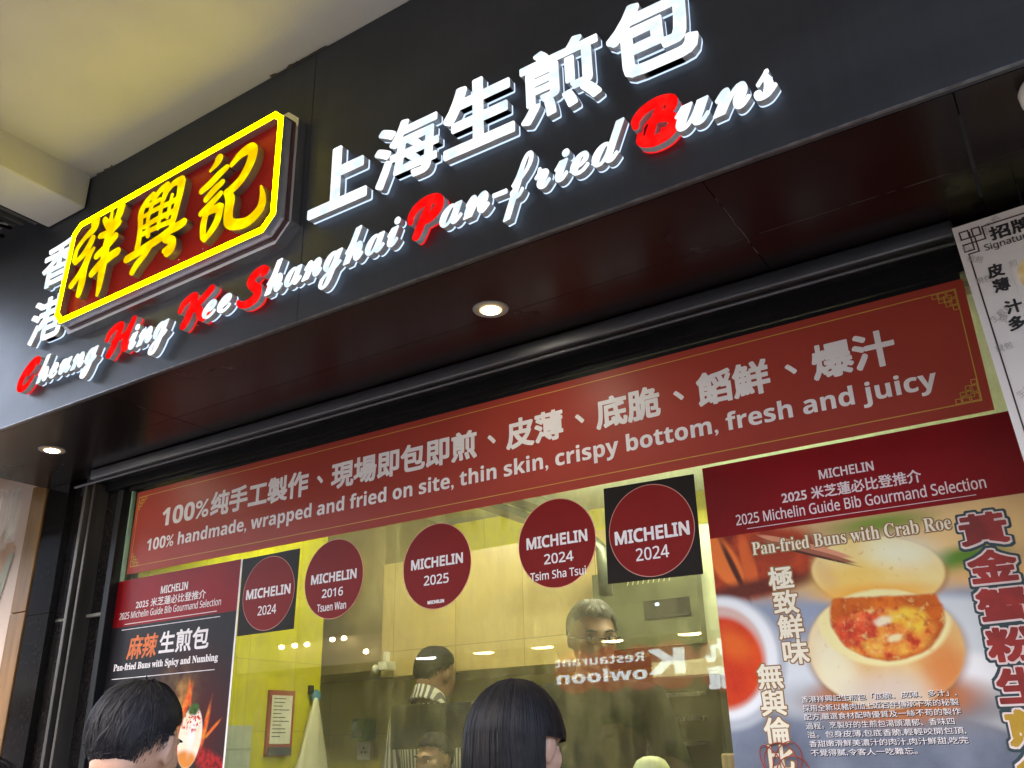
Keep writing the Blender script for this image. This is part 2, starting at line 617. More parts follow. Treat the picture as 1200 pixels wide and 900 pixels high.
# upper storeys and the ends of the building
m = MB(); m.box(-14, 9, FY + .10, 9.0, Z(2.2), Z(9)); m.box(.92, 9, 2.6, 9, 0, Z(2.19)); m.build('upper_wall', mat('facade_tile', (.32, .31, .29), .6, var=.15, scale=12), shop)

# ------------------------------------------------------------------ kitchen seen through the window
def tiles(name, col, mortar, w, h, rough=.25):
    mm, nt, b = nodes(name)
    tc = nt.nodes.new('ShaderNodeTexCoord')
    sp = nt.nodes.new('ShaderNodeSeparateXYZ'); nt.links.new(tc.outputs['Object'], sp.inputs[0])
    ad = nt.nodes.new('ShaderNodeMath'); nt.links.new(sp.outputs[0], ad.inputs[0]); nt.links.new(sp.outputs[1], ad.inputs[1])
    cb = nt.nodes.new('ShaderNodeCombineXYZ'); nt.links.new(ad.outputs[0], cb.inputs[0]); nt.links.new(sp.outputs[2], cb.inputs[1])
    br = nt.nodes.new('ShaderNodeTexBrick'); nt.links.new(cb.outputs[0], br.inputs['Vector'])
    br.offset = 0
    br.inputs['Scale'].default_value = 1; br.inputs['Brick Width'].default_value = w; br.inputs['Row Height'].default_value = h
    br.inputs['Mortar Size'].default_value = .0025
    br.inputs['Color1'].default_value = (*col, 1); br.inputs['Color2'].default_value = (*[c * .93 for c in col], 1); br.inputs['Mortar'].default_value = (*mortar, 1)
    nt.links.new(br.outputs[0], b.inputs['Base Color']); b.inputs['Roughness'].default_value = rough
    return mm
lime = tiles('lime_tile', (.58, .55, .004), (.42, .40, .01), .30, .32)
ochre = tiles('ochre_tile', (.64, .60, .008), (.44, .41, .01), .30, .32)
beige = tiles('beige_tile', (.50, .38, .15), (.25, .19, .08), .42, 2.0, .3)
kit = thing('kitchen', (-1.7, 4.0, 0), 'lime tiled kitchen behind the window with beige panelled hood and pale ceiling', 'kitchen')
m = MB(); m.box(-3.62, -3.42, 2.37, 3.50, 0, Z(1.2)); m.build('side_wall', lime, kit)
m = MB(); m.box(-6, 1.4, 4.42, 4.55, 0, Z(1.3)); m.build('back_wall', ochre, kit)
m = MB(); m.box(-6.1, -5.95, 3.4, 4.45, 0, Z(1.3)); m.build('end_wall', ochre, kit)
m = MB(); m.box(1.3, 1.42, 2.4, 4.5, 0, Z(1.3)); m.build('end_wall', ochre, kit)
m = MB(); m.box(-6, 1.4, 2.37, 4.5, Z(1.32), Z(1.4)); m.build('kitchen_ceiling', mat('kitchen_ceiling', (.62, .66, .55), .5), kit)
m = MB(); m.box(-6, 1.4, 2.42, 4.5, -.02, .16); m.build('kitchen_floor', mat('kitchen_floor', (.2, .2, .18), .4), kit)
m = MB(); m.box(-4.42, -3.345, 3.90, 4.41, Z(.41), Z(1.318)); m.build('duct_casing', mat('dull_casing', (.27, .21, .09), .4, var=.2, scale=3), kit)
m = MB(); m.box(-3.343, -1.75, 3.88, 4.41, Z(.37), Z(.98)); m.build('hood_panel', beige, kit)

steel = mat('stainless', (.55, .56, .54), .28, 1.0, var=.12, scale=10, vs=(1, 1, .2), rvar=.1)
hood = thing('extractor_hood', (-1.2, 3.2, Z(1.0)), 'pale underside of the extractor hood with a dark greasy rim above the award stickers', 'extractor hood')
pale = mat('hood_underside', (.62, .72, .60), .4, var=.12, scale=3)
rimm = mat('greasy_rim', (.16, .18, .13), .45, .3, var=.35, scale=9)
m = MB(); m.box(-2.06, 1.25, 2.44, 3.87, Z(1.085), Z(1.11)); m.build('underside', pale, hood)
m = MB(); m.bevbox(-2.16, -2.065, 2.44, 3.87, Z(1.035), Z(1.12), .004); m.build('rim_rail', rimm, hood)
m = MB(); m.bevbox(-2.235, -2.165, 2.44, 3.87, Z(1.00), Z(1.034), .004); m.build('drip_channel', mat('channel_dark', (.08, .09, .065), .4, .3, var=.3), hood)
m = MB(); m.tube([(-2.10, 3.52, Z(.87)), (-1.83, 3.52, Z(.86)), (-1.775, 3.52, Z(.80)), (-1.77, 3.52, Z(.60))], .030, 14); m.build('exhaust_pipe', mat('pipe_dark', (.13, .15, .11), .4, .5, var=.3), hood, True)

fridge = thing('steel_cabinet', (-1.6, 4.0, .16), 'tall stainless kitchen cabinet with vent slots on the right of the window', 'cabinet')
m = MB(); m.bevbox(-1.74, .9, 3.86, 4.41, .16, Z(.93), .008); m.build('body', mat('cabinet_enamel', (.42, .46, .33), .35, .2, var=.15, scale=3), fridge)
m = MB()
for k in range(9):
    m.add([(-1.80 + k * .026 + a, 3.797, Z(zz_)) for a, zz_ in ((0, .68), (.006, .68), (.022, .72), (.016, .72))], [(0, 1, 2, 3)])
m.build('vent_slot', mat('vent_metal', (.5, .5, .36), .4, .4), fridge)
m = MB(); m.box(-1.98, -1.46, 3.80, 3.858, Z(.40), Z(.75)); m.build('dark_panel', mat('smoked_panel', (.085, .095, .05), .3, var=.35, scale=5), fridge)
m = MB(); m.box(-1.72, -1.50, 3.79, 3.799, Z(.52), Z(.60)); m.build('control_panel', black, fridge)
m = MB(); m.box(-1.66, -1.645, 3.785, 3.789, Z(.575), Z(.585)); m.build('indicator', emit('indicator_lamp', (.5, .9, 1), 1.5), fridge)
m = MB(); m.box(-1.30, -1.05, 3.80, 3.858, .2, Z(.9)); m.build('door_edge', steel, fridge)
oven = thing('dark_oven', (-1.9, 3.5, .16), 'black steamer oven under the hood behind the standing cook', 'oven')
m = MB(); m.bevbox(-2.3, -1.30, 3.5, 3.84, .16, Z(.25), .01); m.build('body', mat('oven_enamel', (.02, .021, .012), .3, var=.3), oven)
m = MB()
for k in range(3):
    m.box(-2.25, -1.35, 3.485, 3.498, Z(.17 - k * .09), Z(.185 - k * .09))
m.build('rack_rail', steel, oven)

tv = thing('monitor', (-2.46, 3.45, .16), 'wide black monitor on a stand in front of the striped worker', 'screen')
m = MB(); m.bevbox(-2.865, -2.10, 3.40, 3.45, Z(.005), Z(.195), .006); m.build('screen', mat('screen_black', (.012, .012, .012), .18), tv)
m = MB(); m.box(-2.5, -2.42, 3.45, 3.49, .16, Z(.15)); m.build('stand', black, tv)

def wall_notice():
    t = thing('wall_notice', (-3.41, 3.2, Z(.1)), 'white notice sheet in a red frame on the lime wall', 'notice')
    m = MB(); m.box(-3.418, -3.405, 3.15, 3.315, Z(-.01), Z(.285)); m.build('frame', mat('red_plastic', (.30, .02, .025), .4), t)
    m = MB(); m.box(-3.405, -3.402, 3.168, 3.298, Z(.045), Z(.262)); m.build('sheet', mat('paper', (.75, .76, .70), .7), t)
    m = MB()
    rr = random.Random(9)
    for k in range(11):
        m.box(-3.402, -3.4012, 3.178, 3.178 + rr.uniform(.05, .11), Z(.245 - k * .017), Z(.249 - k * .017))
    m.build('printed_lines', mat('ink', (.05, .05, .06), .8), t)
    m = MB(); m.box(-3.4045, -3.398, 3.16, 3.305, Z(-.006), Z(.030)); m.build('blue_tab', mat('navy', (.02, .03, .08), .5), t)
wall_notice()
hk = thing('suction_hook', (-3.41, 3.44, Z(.3)), 'blue suction hook at the edge of the lime wall', 'hook')
m = MB(); m.ell((-3.40, 3.455, Z(.262)), (.018, .032, .034)); m.build('cup', mat('blue_rubber', (.05, .20, .32), .4), hk, True)
m = MB(); m.box(-3.415, -3.395, 3.41, 3.432, Z(.275), Z(.315)); m.build('clip', black, hk)
# thin plastic bag hanging from the hook
m = MB()
vs, fs = [], []
nr, na = 16, 20
for j in range(nr):
    t = j / (nr - 1)
    w = .008 + .105 * t ** .8
    for i in range(na):
        a = 2 * PI * i / na
        k = 1 + .18 * math.sin(5 * a + 3 * t) * t
        vs.append((-3.375 + .035 * math.cos(a) * k * (.3 + t), 3.43 + w * math.sin(a) * k - .01 * t, Z(.255 - .40 * t)))
for j in range(nr - 1):
    for i in range(na):
        fs.append((j * na + i, j * na + (i + 1) % na, (j + 1) * na + (i + 1) % na, (j + 1) * na + i))
m.add(vs, fs)
bagm, nt, b = nodes('thin_plastic')
b.inputs['Base Color'].default_value = (.78, .76, .55, 1); b.inputs['Roughness'].default_value = .3; b.inputs['Alpha'].default_value = .75
MATS['thin_plastic'] = bagm
tag(m.build('plastic_bag', bagm, None, True), 'thin white plastic bag hanging from the blue hook', 'plastic bag')
sk = thing('wall_socket', (-3.9, 4.4, Z(0)), 'white wall socket on the ochre tiles below the green box', 'socket')
m = MB(); m.bevbox(-3.95, -3.845, 4.385, 4.418, Z(-.045), Z(.055), .004); m.build('plate', mat('white_plastic', (.7, .7, .62), .4), sk)
m = MB()
for dx, dz in ((0, .015), (-.014, -.008), (.014, -.008)):
    m.box(-3.897 + dx - .004, -3.897 + dx + .004, 4.382, 4.386, Z(.005 + dz) - .006, Z(.005 + dz) + .006)
m.build('pin_hole', gap, sk)
db = thing('green_dispenser', (-3.9, 4.38, Z(.06)), 'translucent green dispenser box above the white wall socket', 'dispenser')
m = MB(); m.bevbox(-3.955, -3.83, 4.33, 4.418, Z(.062), Z(.185), .012); m.build('box', mat('green_plastic', (.10, .36, .02), .3), db, True)
m = MB(); m.bevbox(-3.935, -3.85, 4.322, 4.329, Z(.08), Z(.12), .002); m.build('slot', mat('dark_green', (.04, .16, .01), .4), db)
cm = thing('security_camera', (-3.6, 3.88, Z(.5)), 'small white camera on a bracket at the corner of the duct casing', 'camera')
m = MB(); m.bevbox(-3.30, -3.235, 3.80, 3.875, Z(.40), Z(.445), .006); m.ell((-3.33, 3.82, Z(.41)), (.02, .02, .024)); m.build('body', mat('white_plastic', (.7, .7, .62), .4), cm)
m = MB(); m.box(-3.30, -3.28, 3.845, 3.879, Z(.446), Z(.50)); m.build('bracket', mat('white_plastic', (.7, .7, .62), .4), cm)
bk = thing('paper_board', (-3.39, 2.85, .9), 'pale grey board leaning against the lime wall below the notice', 'board')
m = MB(); m.box(-3.415, -3.405, 2.55, 3.06, Z(-.4), Z(.125)); m.build('sheet', mat('pale_board', (.42, .48, .42), .5), bk)
m = MB(); m.box(-3.4045, -3.400, 2.55, 3.06, Z(.02), Z(.028)); m.build('fold', mat('grey_line', (.3, .35, .32), .6), bk)
# kitchen lamps: real tubes on the ceiling
def tube_lamp(x, y, L, s, label, zt=1.319):
    dz = zt - 1.319
    t = thing('ceiling_tube_lamp', (x, y, Z(1.31)), label, 'lamp', 'tube lamps in the kitchen')
    m = MB(); m.bevbox(x - L / 2, x + L / 2, y - .05, y + .05, Z(1.275 + dz), Z(1.3188 + dz), .004); m.build('housing', mat('lamp_housing', (.8, .8, .8), .4), t)
    m = MB(); m.tube([(x - L / 2 + .03, y, Z(1.258 + dz)), (x + L / 2 - .03, y, Z(1.258 + dz))], .016, 12); m.build('tube', emit('lamp_tube', (1.0, .95, .60), s), t, True)
tube_lamp(-1.15, 3.18, 1.5, KITCHEN * 1.05, 'bright tube lamp under the pale extractor hood behind the black square sticker', 1.085)
tube_lamp(-2.75, 2.95, 1.1, KITCHEN * 1.65, 'tube lamp on the kitchen ceiling near the lime wall')

# ================================================================== the illuminated sign
LIT = .112
white_face = emit_uneven('lit_white_acrylic', (.80, .93, 1.0), (.97, 1.0, 1.0), LIT * .98, LIT * 1.35, 22)
halo_white = emit('halo_white', (.60, .76, 1.0), .14)
red_face = emit_uneven('lit_red_acrylic', (1.0, .004, .004), (1.0, .010, .008), .11, .17, 25)
halo_red = emit('halo_red', (1.0, .01, .012), .14)
yellow_face = emit_uneven('lit_yellow_border', (1.0, .80, .0), (1.0, .88, .0), 2.4, 3.0, 9)
yellow_char = emit_uneven('lit_yellow_acrylic', (1.0, .62, .0), (1.0, .80, .0), .106, .148, 16)
returns = mat('letter_return', (.58, .59, .61), .42, .45, var=.12, scale=20)

def channel(name, shapes, label, cat, group, red=False, y0=1.612):
    xs = np.concatenate([p[:, 0] for p, f in shapes]); zs = np.concatenate([p[:, 1] for p, f in shapes])
    t = thing(name, (float(xs.mean()), FY - .006, float(zs.min())), label, cat, group)
    slab(MB(), shapes, y0, y0 + .003).build('face', red_face if red else white_face, t)
    slab(MB(), shapes, y0 + .0032, y0 + .0235, front=False, back=False).build('metal_return', returns, t)
    slab(MB(), shapes, y0 + .0237, y0 + .0290).build('glowing_back', halo_red if red else halo_white, t)
    m = MB()
    for k in range(3):
        i = int((k + .5) / 3 * len(xs))
        p = shapes[0][0][min(i, len(shapes[0][0]) - 1)]
        m.tube([(p[0], y0 + .029, p[1]), (p[0], FY, p[1])], .0015, 6)
    m.build('stand_off', returns, t)
    return t

for ch, x0, x1, z0, z1, gr, lab in [
        ('上', -1.732, -1.498, 1.484, 1.706, .0085, 'big white lit character 上, first beside the red and yellow sign box'),
        ('海', -1.470, -1.238, 1.478, 1.690, .0050, 'big white lit character 海 with water dots, between 上 and 生'),
        ('生', -1.220, -.989, 1.484, 1.712, .0075, 'big white lit character 生, middle of the five big ones'),
        ('煎', -.968, -.735, 1.482, 1.700, .0046, 'big white lit character 煎 with four dots along its foot'),
        ('包', -.712, -.478, 1.488, 1.712, .0070, 'big white lit character 包, last of the row, cut by the photo top')]:
    channel('channel_letter', fitted(ch, 'plain', x0, x1, Z(z0), Z(z1), grow=gr), lab, 'sign letter', 'big white characters on the fascia')
for ch, x0, x1, z0, z1, lab in [
        ('香', -3.200, -2.985, 1.700, 1.893, 'small white lit character 香, upper one left of the sign box'),
        ('港', -3.210, -2.985, 1.462, 1.648, 'small white lit character 港, lower one left of the sign box')]:
    channel('channel_letter', fitted(ch, 'plain', x0, x1, Z(z0), Z(z1), grow=.0040), lab, 'sign letter', 'small white characters left of the sign box')

CAPS = {
    'C': [[(.96, .80, .05), (.98, .92, .07), (.84, 1.0, .085), (.58, .88, .11), (.32, .64, .125), (.14, .34, .13), (.16, .10, .12), (.42, .05, .09), (.68, .22, .06), (.82, .38, .04)],
          [(.84, .97, .06), (.72, .74, .08), (.5, .55, .075)]],
    'H': [[(.02, .62, .07), (.10, .82, .085), (.32, .96, .09), (.52, .95, .085), (.44, .64, .10), (.30, .24, .11), (.18, .04, .10)],
          [(.98, 1.0, .08), (.84, .66, .10), (.74, .26, .11), (.78, .06, .09), (.94, .16, .05)], [(.28, .46, .055), (.52, .50, .06), (.84, .60, .06)]],
    'K': [[(.02, .62, .07), (.10, .82, .085), (.30, .96, .09), (.46, .95, .085), (.40, .64, .10), (.28, .24, .11), (.18, .04, .10)],
          [(.96, .99, .09), (.76, .80, .09), (.50, .56, .075), (.38, .50, .06)], [(.42, .52, .07), (.60, .44, .10), (.70, .18, .105), (.80, .05, .08), (.94, .16, .04)]],
    'S': [[(.86, .80, .06), (.98, .90, .08), (.84, 1.0, .09), (.58, .92, .115), (.42, .74, .12), (.52, .56, .12), (.70, .38, .13), (.66, .14, .13), (.40, .03, .11), (.12, .08, .08), (.02, .20, .06)]],
    'P': [[(.04, .52, .07), (.06, .70, .09), (.24, .90, .105), (.56, 1.0, .115), (.88, .92, .125), (.92, .68, .125), (.70, .46, .115), (.42, .38, .085)],
          [(.64, .88, .075), (.50, .60, .095), (.34, .24, .11), (.22, .02, .10)]],
    'B': [[(.04, .58, .07), (.06, .74, .09), (.26, .92, .10), (.60, 1.0, .11), (.90, .90, .115), (.84, .68, .10), (.58, .56, .085), (.40, .54, .07)],
          [(.52, .55, .07), (.82, .48, .105), (.90, .28, .125), (.72, .08, .125), (.40, .02, .115), (.14, .12, .09), (.12, .30, .06)],
          [(.64, .88, .075), (.46, .52, .085), (.32, .18, .095)]],
}

def cap_shapes(ch, x0, x1, z0, z1):
    out = []
    s = math.sqrt((x1 - x0) * (z1 - z0)) * .92
    for st in CAPS[ch]:
        out.append(stroke([(x0 + .09 * (x1 - x0) + .82 * a * (x1 - x0), Z(z0) + .10 * (z1 - z0) + .80 * b * (z1 - z0), w * s) for a, b, w in st], 7))
    return out

for ch, x0, x1, z0, z1, lab in [
        ('C', -3.232, -3.085, 1.268, 1.405, 'red lit script capital C at the far left of the English sign line'),
        ('H', -2.700, -2.520, 1.268, 1.405, 'red lit script capital H under the left half of the sign box'),
        ('K', -2.312, -2.120, 1.268, 1.398, 'red lit script capital K under the right half of the sign box'),
        ('S', -2.025, -1.878, 1.258, 1.392, 'red lit script capital S just right below the sign box corner'),
        ('P', -1.348, -1.215, 1.264, 1.394, 'red lit script capital P below the character 海'),
        ('B', -.672, -.538, 1.272, 1.404, 'red lit script capital B below the character 包')]:
    channel('script_capital', cap_shapes(ch, x0, x1, z0, z1), lab, 'sign letter', 'red script capitals on the fascia', True)
for w, x0, x1, z0, z1, lab in [
        ('heung', -3.092, -2.728, 1.232, 1.390, 'white lit script letters heung following the red C'),
        ('ing', -2.548, -2.345, 1.222, 1.362, 'white lit script letters ing following the red H'),
        ('ee', -2.176, -2.044, 1.278, 1.340, 'white lit script letters ee following the red K'),
        ('hanghai', -1.892, -1.368, 1.226, 1.388, 'white lit script letters hanghai following the red S'),
        ('an', -1.232, -1.072, 1.274, 1.337, 'white lit script letters an following the red P'),
        ('-', -1.062, -1.018, 1.304, 1.317, 'white lit hyphen between the script words an and fried'),
        ('f', -1.032, -.936, 1.222, 1.402, 'white lit tall script letter f after the hyphen'),
        ('ried', -.936, -.682, 1.276, 1.386, 'white lit script letters ried left of the red B'),
        ('uns', -.558, -.322, 1.284, 1.358, 'white lit script letters uns at the right end of the sign')]:
    channel('script_lettering', fitted(w, 'script', x0, x1, Z(z0), Z(z1), grow=.0019), lab, 'sign lettering', 'white script lettering on the fascia')

BRUSH = {'cheung':[[(-2.7946,1.852,0.022),(-2.7942,1.8172,0.0168),(-2.8451,1.7914,0.0102),(-2.8837,1.7572,0.0094),(-2.8907,1.7123,0.0101)],[(-2.7929,1.7707,0.0134),(-2.8119,1.7397,0.015),(-2.8428,1.7142,0.0117),(-2.8767,1.6996,0.0101)],[(-2.7736,1.7228,0.0066),(-2.7972,1.6987,0.0149),(-2.8125,1.654,0.0164),(-2.8135,1.591,0.0163),(-2.8201,1.5499,0.0129)],[(-2.8115,1.6821,0.0083),(-2.8406,1.6348,0.0115),(-2.8783,1.6045,0.0132)],[(-2.734,1.8318,0.01),(-2.705,1.7957,0.0132),(-2.6732,1.759,0.0114)],[(-2.6394,1.8496,0.018),(-2.6494,1.8149,0.0163),(-2.6821,1.7837,0.0114)],[(-2.6939,1.8557,0.0041),(-2.6944,1.8063,0.0099),(-2.6942,1.7629,0.013)],[(-2.7453,1.7654,0.0099),(-2.6938,1.7614,0.0139),(-2.6422,1.7835,0.0137)],[(-2.7451,1.6824,0.013),(-2.6993,1.7006,0.0145),(-2.6494,1.7291,0.0144)],[(-2.7571,1.6133,0.0137),(-2.7166,1.6362,0.016),(-2.6606,1.6509,0.0159),(-2.6192,1.6576,0.0142)],[(-2.6879,1.7786,0.0131),(-2.694,1.72,0.0162),(-2.695,1.65,0.0176),(-2.6965,1.5949,0.0158),(-2.6969,1.5403,0.011),(-2.701,1.509,0.0055)]],'hing':[[(-2.4577,1.8299,0.0139),(-2.4926,1.8119,0.0126),(-2.512,1.7752,0.0139),(-2.5046,1.7238,0.0117),(-2.501,1.6672,0.0123),(-2.5025,1.6313,0.0135)],[(-2.3826,1.8425,0.0137),(-2.4186,1.8335,0.0124),(-2.4449,1.8073,0.0097),(-2.4588,1.7689,0.0089),(-2.4654,1.728,0.0082),(-2.4511,1.6617,0.0094)],[(-2.3059,1.8324,0.0174),(-2.3463,1.8342,0.0122),(-2.3769,1.8121,0.0088),(-2.3899,1.786,0.0081)],[(-2.3018,1.8226,0.0187),(-2.3033,1.777,0.0159),(-2.3109,1.7312,0.0145),(-2.3192,1.6861,0.0144),(-2.3258,1.6574,0.0117)],[(-2.4957,1.7986,0.0077),(-2.4525,1.7915,0.0083),(-2.4119,1.7946,0.0082)],[(-2.4909,1.7548,0.0076),(-2.4215,1.7598,0.0088),(-2.3442,1.7573,0.0093),(-2.3097,1.7642,0.0079)],[(-2.4812,1.7079,0.0089),(-2.4168,1.7149,0.0101),(-2.319,1.7149,0.0099)],[(-2.4836,1.6794,0.0095),(-2.4222,1.6804,0.0094),(-2.3332,1.6762,0.0098)],[(-2.3881,1.8196,0.0082),(-2.3966,1.77,0.0081),(-2.3991,1.7157,0.0081),(-2.4006,1.6738,0.008)],[(-2.3457,1.7875,0.0067),(-2.3558,1.6996,0.0066)],[(-2.5552,1.604,0.015),(-2.5101,1.6086,0.0155),(-2.4462,1.6178,0.0167),(-2.3834,1.6268,0.0158),(-2.3303,1.6394,0.0156),(-2.2842,1.6434,0.0167),(-2.2617,1.6469,0.0154)],[(-2.4257,1.6047,0.0046),(-2.4558,1.5853,0.0113),(-2.4904,1.5625,0.014),(-2.5101,1.5393,0.0133)],[(-2.3472,1.6116,0.0143),(-2.3125,1.5935,0.0167),(-2.31,1.5635,0.0179),(-2.3282,1.5523,0.0153)],[(-2.3092,1.576,0.0128),(-2.3463,1.5655,0.0097)]],'kee':[[(-2.1152,1.8401,0.0158),(-2.1247,1.825,0.0122),(-2.1539,1.8057,0.0036)],[(-2.0718,1.7867,0.0099),(-2.107,1.7729,0.0128),(-2.1458,1.7529,0.0128),(-2.1861,1.74,0.0108)],[(-2.0849,1.7345,0.0098),(-2.1222,1.7188,0.012),(-2.1572,1.6967,0.0106)],[(-2.0869,1.6917,0.009),(-2.131,1.6674,0.0119),(-2.1747,1.6479,0.0099)],[(-2.0874,1.6397,0.0137),(-2.1406,1.6384,0.0105),(-2.1549,1.6079,0.0118),(-2.1515,1.5552,0.0103),(-2.1415,1.5338,0.0061)],[(-2.0788,1.6364,0.0123),(-2.0881,1.5898,0.0136),(-2.1119,1.5589,0.0116),(-2.1404,1.5372,0.0082)],[(-2.0472,1.7865,0.0077),(-2.0059,1.8114,0.0139),(-1.9624,1.8155,0.0179),(-1.9477,1.7933,0.0178),(-1.9584,1.7515,0.017),(-1.9923,1.7078,0.015),(-2.0357,1.686,0.0144),(-2.0573,1.6847,0.011)],[(-2.0526,1.6796,0.0117),(-2.0351,1.6468,0.0177),(-2.0369,1.6026,0.0168),(-2.0298,1.5632,0.0173),(-2.0002,1.5423,0.0165),(-1.9461,1.5312,0.0156),(-1.9023,1.5458,0.0154),(-1.8825,1.5692,0.0141),(-1.8823,1.6065,0.0091),(-1.8925,1.6421,0.0033)]]}
box = thing('sign_box', (-2.38, FY, Z(1.45)), 'stainless sign box with yellow glowing border and three yellow brush characters on maroon', 'sign box')
OUT = [(-2.952, 1.500), (-2.912, 1.458), (-1.866, 1.467), (-1.817, 1.514), (-1.820, 1.880), (-1.856, 1.914), (-2.893, 1.876), (-2.934, 1.838)]
def shrunk(poly, d):
    n = len(poly)
    out = []
    for i in range(n):
        p0, p1, p2 = (np.array(poly[(i + k) % n]) for k in (-1, 0, 1))
        e1 = (p1 - p0) / np.linalg.norm(p1 - p0); e2 = (p2 - p1) / np.linalg.norm(p2 - p1)
        n1, n2 = np.array((-e1[1], e1[0])), np.array((-e2[1], e2[0]))
        b_ = (n1 + n2) / (1 + n1 @ n2)
        out.append(tuple(p1 + b_ * d))
    return out
def ring(mb, a, b_, y0, y1, mi=0):
    n = len(a)
    vs = [(x, y0, Z(z)) for x, z in a] + [(x, y0, Z(z)) for x, z in b_] + [(x, y1, Z(z)) for x, z in a] + [(x, y1, Z(z)) for x, z in b_]
    fs = []
    for i in range(n):
        j = (i + 1) % n
        fs += [(i, j, n + j, n + i), (2 * n + j, 2 * n + i, 3 * n + i, 3 * n + j), (j, i, 2 * n + i, 2 * n + j), (n + i, n + j, 3 * n + j, 3 * n + i)]
    mb.add(vs, fs, mi)
    return mb
mirror = mat('polished_stainless', (.72, .72, .75), .18, 1.0, var=.06, scale=6)
maroon = mat('maroon_acrylic', (.42, .012, .012), .6, var=.12, scale=5, spec=.2)
zz = lambda P: [(x, Z(z)) for x, z in P]
m = MB(); m.prism(zz(shrunk(OUT, -.023)), 1.606, FY - .001); m.build('outer_case', mirror, box)
m = MB(); m.prism(zz(shrunk(OUT, -.006)), 1.600, 1.606); m.build('shadow_gap', mat('gap_red', (.05, .008, .008), .5), box)
m = MB(); ring(m, OUT, shrunk(OUT, .022), 1.5635, 1.600); m.build('frame_channel', mat('channel_metal', (.50, .49, .50), .32, .85, var=.1), box)
m = MB(); ring(m, shrunk(OUT, .001), shrunk(OUT, .0195), 1.560, 1.563); m.build('glowing_border', yellow_face, box)
m = MB(); m.prism(zz(shrunk(OUT, .0215)), 1.590, 1.599); m.build('maroon_panel', maroon, box)
m = MB()
for (x, z) in [(-2.83, 1.488), (-2.55, 1.492), (-2.25, 1.495), (-1.95, 1.497), (-2.6, 1.868), (-2.1, 1.885), (-2.18, 1.53), (-2.30, 1.53), (-1.93, 1.52)]:
    m.ell((x, 1.589, Z(z)), (.0028, .002, .0028), None, 8, 6)
m.build('screw_head', mirror, box, True)
for nm in ('cheung', 'hing', 'kee'):
    sh = [stroke([(x, Z(z), w * (1.0 if nm == 'hing' else 1.15)) for x, z, w in st], 8) for st in BRUSH[nm]]
    f = slab(MB(), sh, 1.560, 1.563).build('brush_character', yellow_char, box)
    slab(MB(), sh, 1.5632, 1.5898, front=False, back=False).build('character_return', mat('letter_return_dull', (.34, .32, .28), .38, .8, var=.12), f)

# ================================================================== writing and pictures on the window
vinyl = mat('white_vinyl', (.92, .86, .85), .6, spec=.2, var=.03)
banner_red = mat('banner_red', (.385, .052, .034), .42, spec=.25, var=.09, scale=2, bump=.25, bscale=4)
gold = mat('gold_print', (.62, .36, .06), .45, var=.05)
YB = GY - .004

bn = thing('window_banner', (-1.74, YB, Z(.714)), 'long red banner with white Chinese and English lines across the window top', 'banner')
m = MB(); m.box(-3.391, -.096, YB - .0012, YB, Z(.714), Z(1.068)); m.build('sheet', banner_red, bn)
yt = YB - .0016
m = MB()
print_text(MB(), '100%', 'bold', -3.200, -2.908, Z(.890), Z(.968), yt, .0015).build('figure', vinyl, bn)
pitch_ = 2.621 / 24
i = 0
for seg in '纯手工製作、現場即包即煎、皮薄、底脆、饀鮮、爆汁'.split('、'):
    a = -2.900 + pitch_ * i
    print_text(m, seg, 'plain', a + .003, a + pitch_ * len(seg) - .003, Z(.883), Z(.985), yt, .0036)
    i += len(seg)
    if i < 24:
        print_text(m, '、', 'plain', -2.900 + pitch_ * i + .040, -2.900 + pitch_ * i + .072, Z(.918), Z(.950), yt, .002)
    i += 1
print_text(MB(), '100% handmade, wrapped and fried on site, thin skin, crispy bottom, fresh and juicy', 'bold', -3.279, -.203, Z(.782), Z(.852), yt, .0006).build('english_line', vinyl, bn)
m.build('chinese_line', vinyl, bn)
m = MB()
x0, x1, z0, z1 = -3.376, -.116, .742, 1.046
for a, b_, c_, d in [(x0, x1, z0, z0 + .0026), (x0, x1, z1 - .0026, z1), (x0, x0 + .0026, z0 + .0027, z1 - .0027), (x1 - .0026, x1, z0 + .0027, z1 - .0027)]:
    m.add([(a, yt, Z(c_)), (b_, yt, Z(c_)), (b_, yt, Z(d)), (a, yt, Z(d))], [(0, 1, 2, 3)])
def knot(mb, cx, cz, sx, sz, y, w=.0022, k=1.0):
    """small fretwork of interlocked squares for a corner"""
    def sq(ax, az, s):
        n = len(mb.f)
        for p, q in [((0, 0), (s, 0)), ((s, 0), (s, s)), ((s, s), (0, s)), ((0, s), (0, 0))]:
            xa, za, xb, zb = cx + sx * (ax + p[0]) * k, cz + sz * (az + p[1]) * k, cx + sx * (ax + q[0]) * k, cz + sz * (az + q[1]) * k
            xa, xb = sorted((xa, xb)); za, zb = sorted((za, zb))
            mb.add([(xa - w / 2, y, Z(za - w / 2)), (xb + w / 2, y, Z(za - w / 2)), (xb + w / 2, y, Z(zb + w / 2)), (xa - w / 2, y, Z(zb + w / 2))], [(0, 1, 2, 3)])
    for a, b_, s in [(.004, .004, .018), (.014, .014, .018), (.026, .004, .016), (.004, .026, .016), (.030, .016, .014), (.016, .030, .014), (.045, .003, .012), (.003, .045, .012)]:
        sq(a, b_, s)
    y -= 0
for cx, cz, sx, sz in [(x0, z0, 1, 1), (x1, z0, -1, 1), (x0, z1, 1, -1), (x1, z1, -1, -1)]:
    knot(m, cx, cz, sx, sz, yt - .0001)
m.build('gold_border', gold, bn)

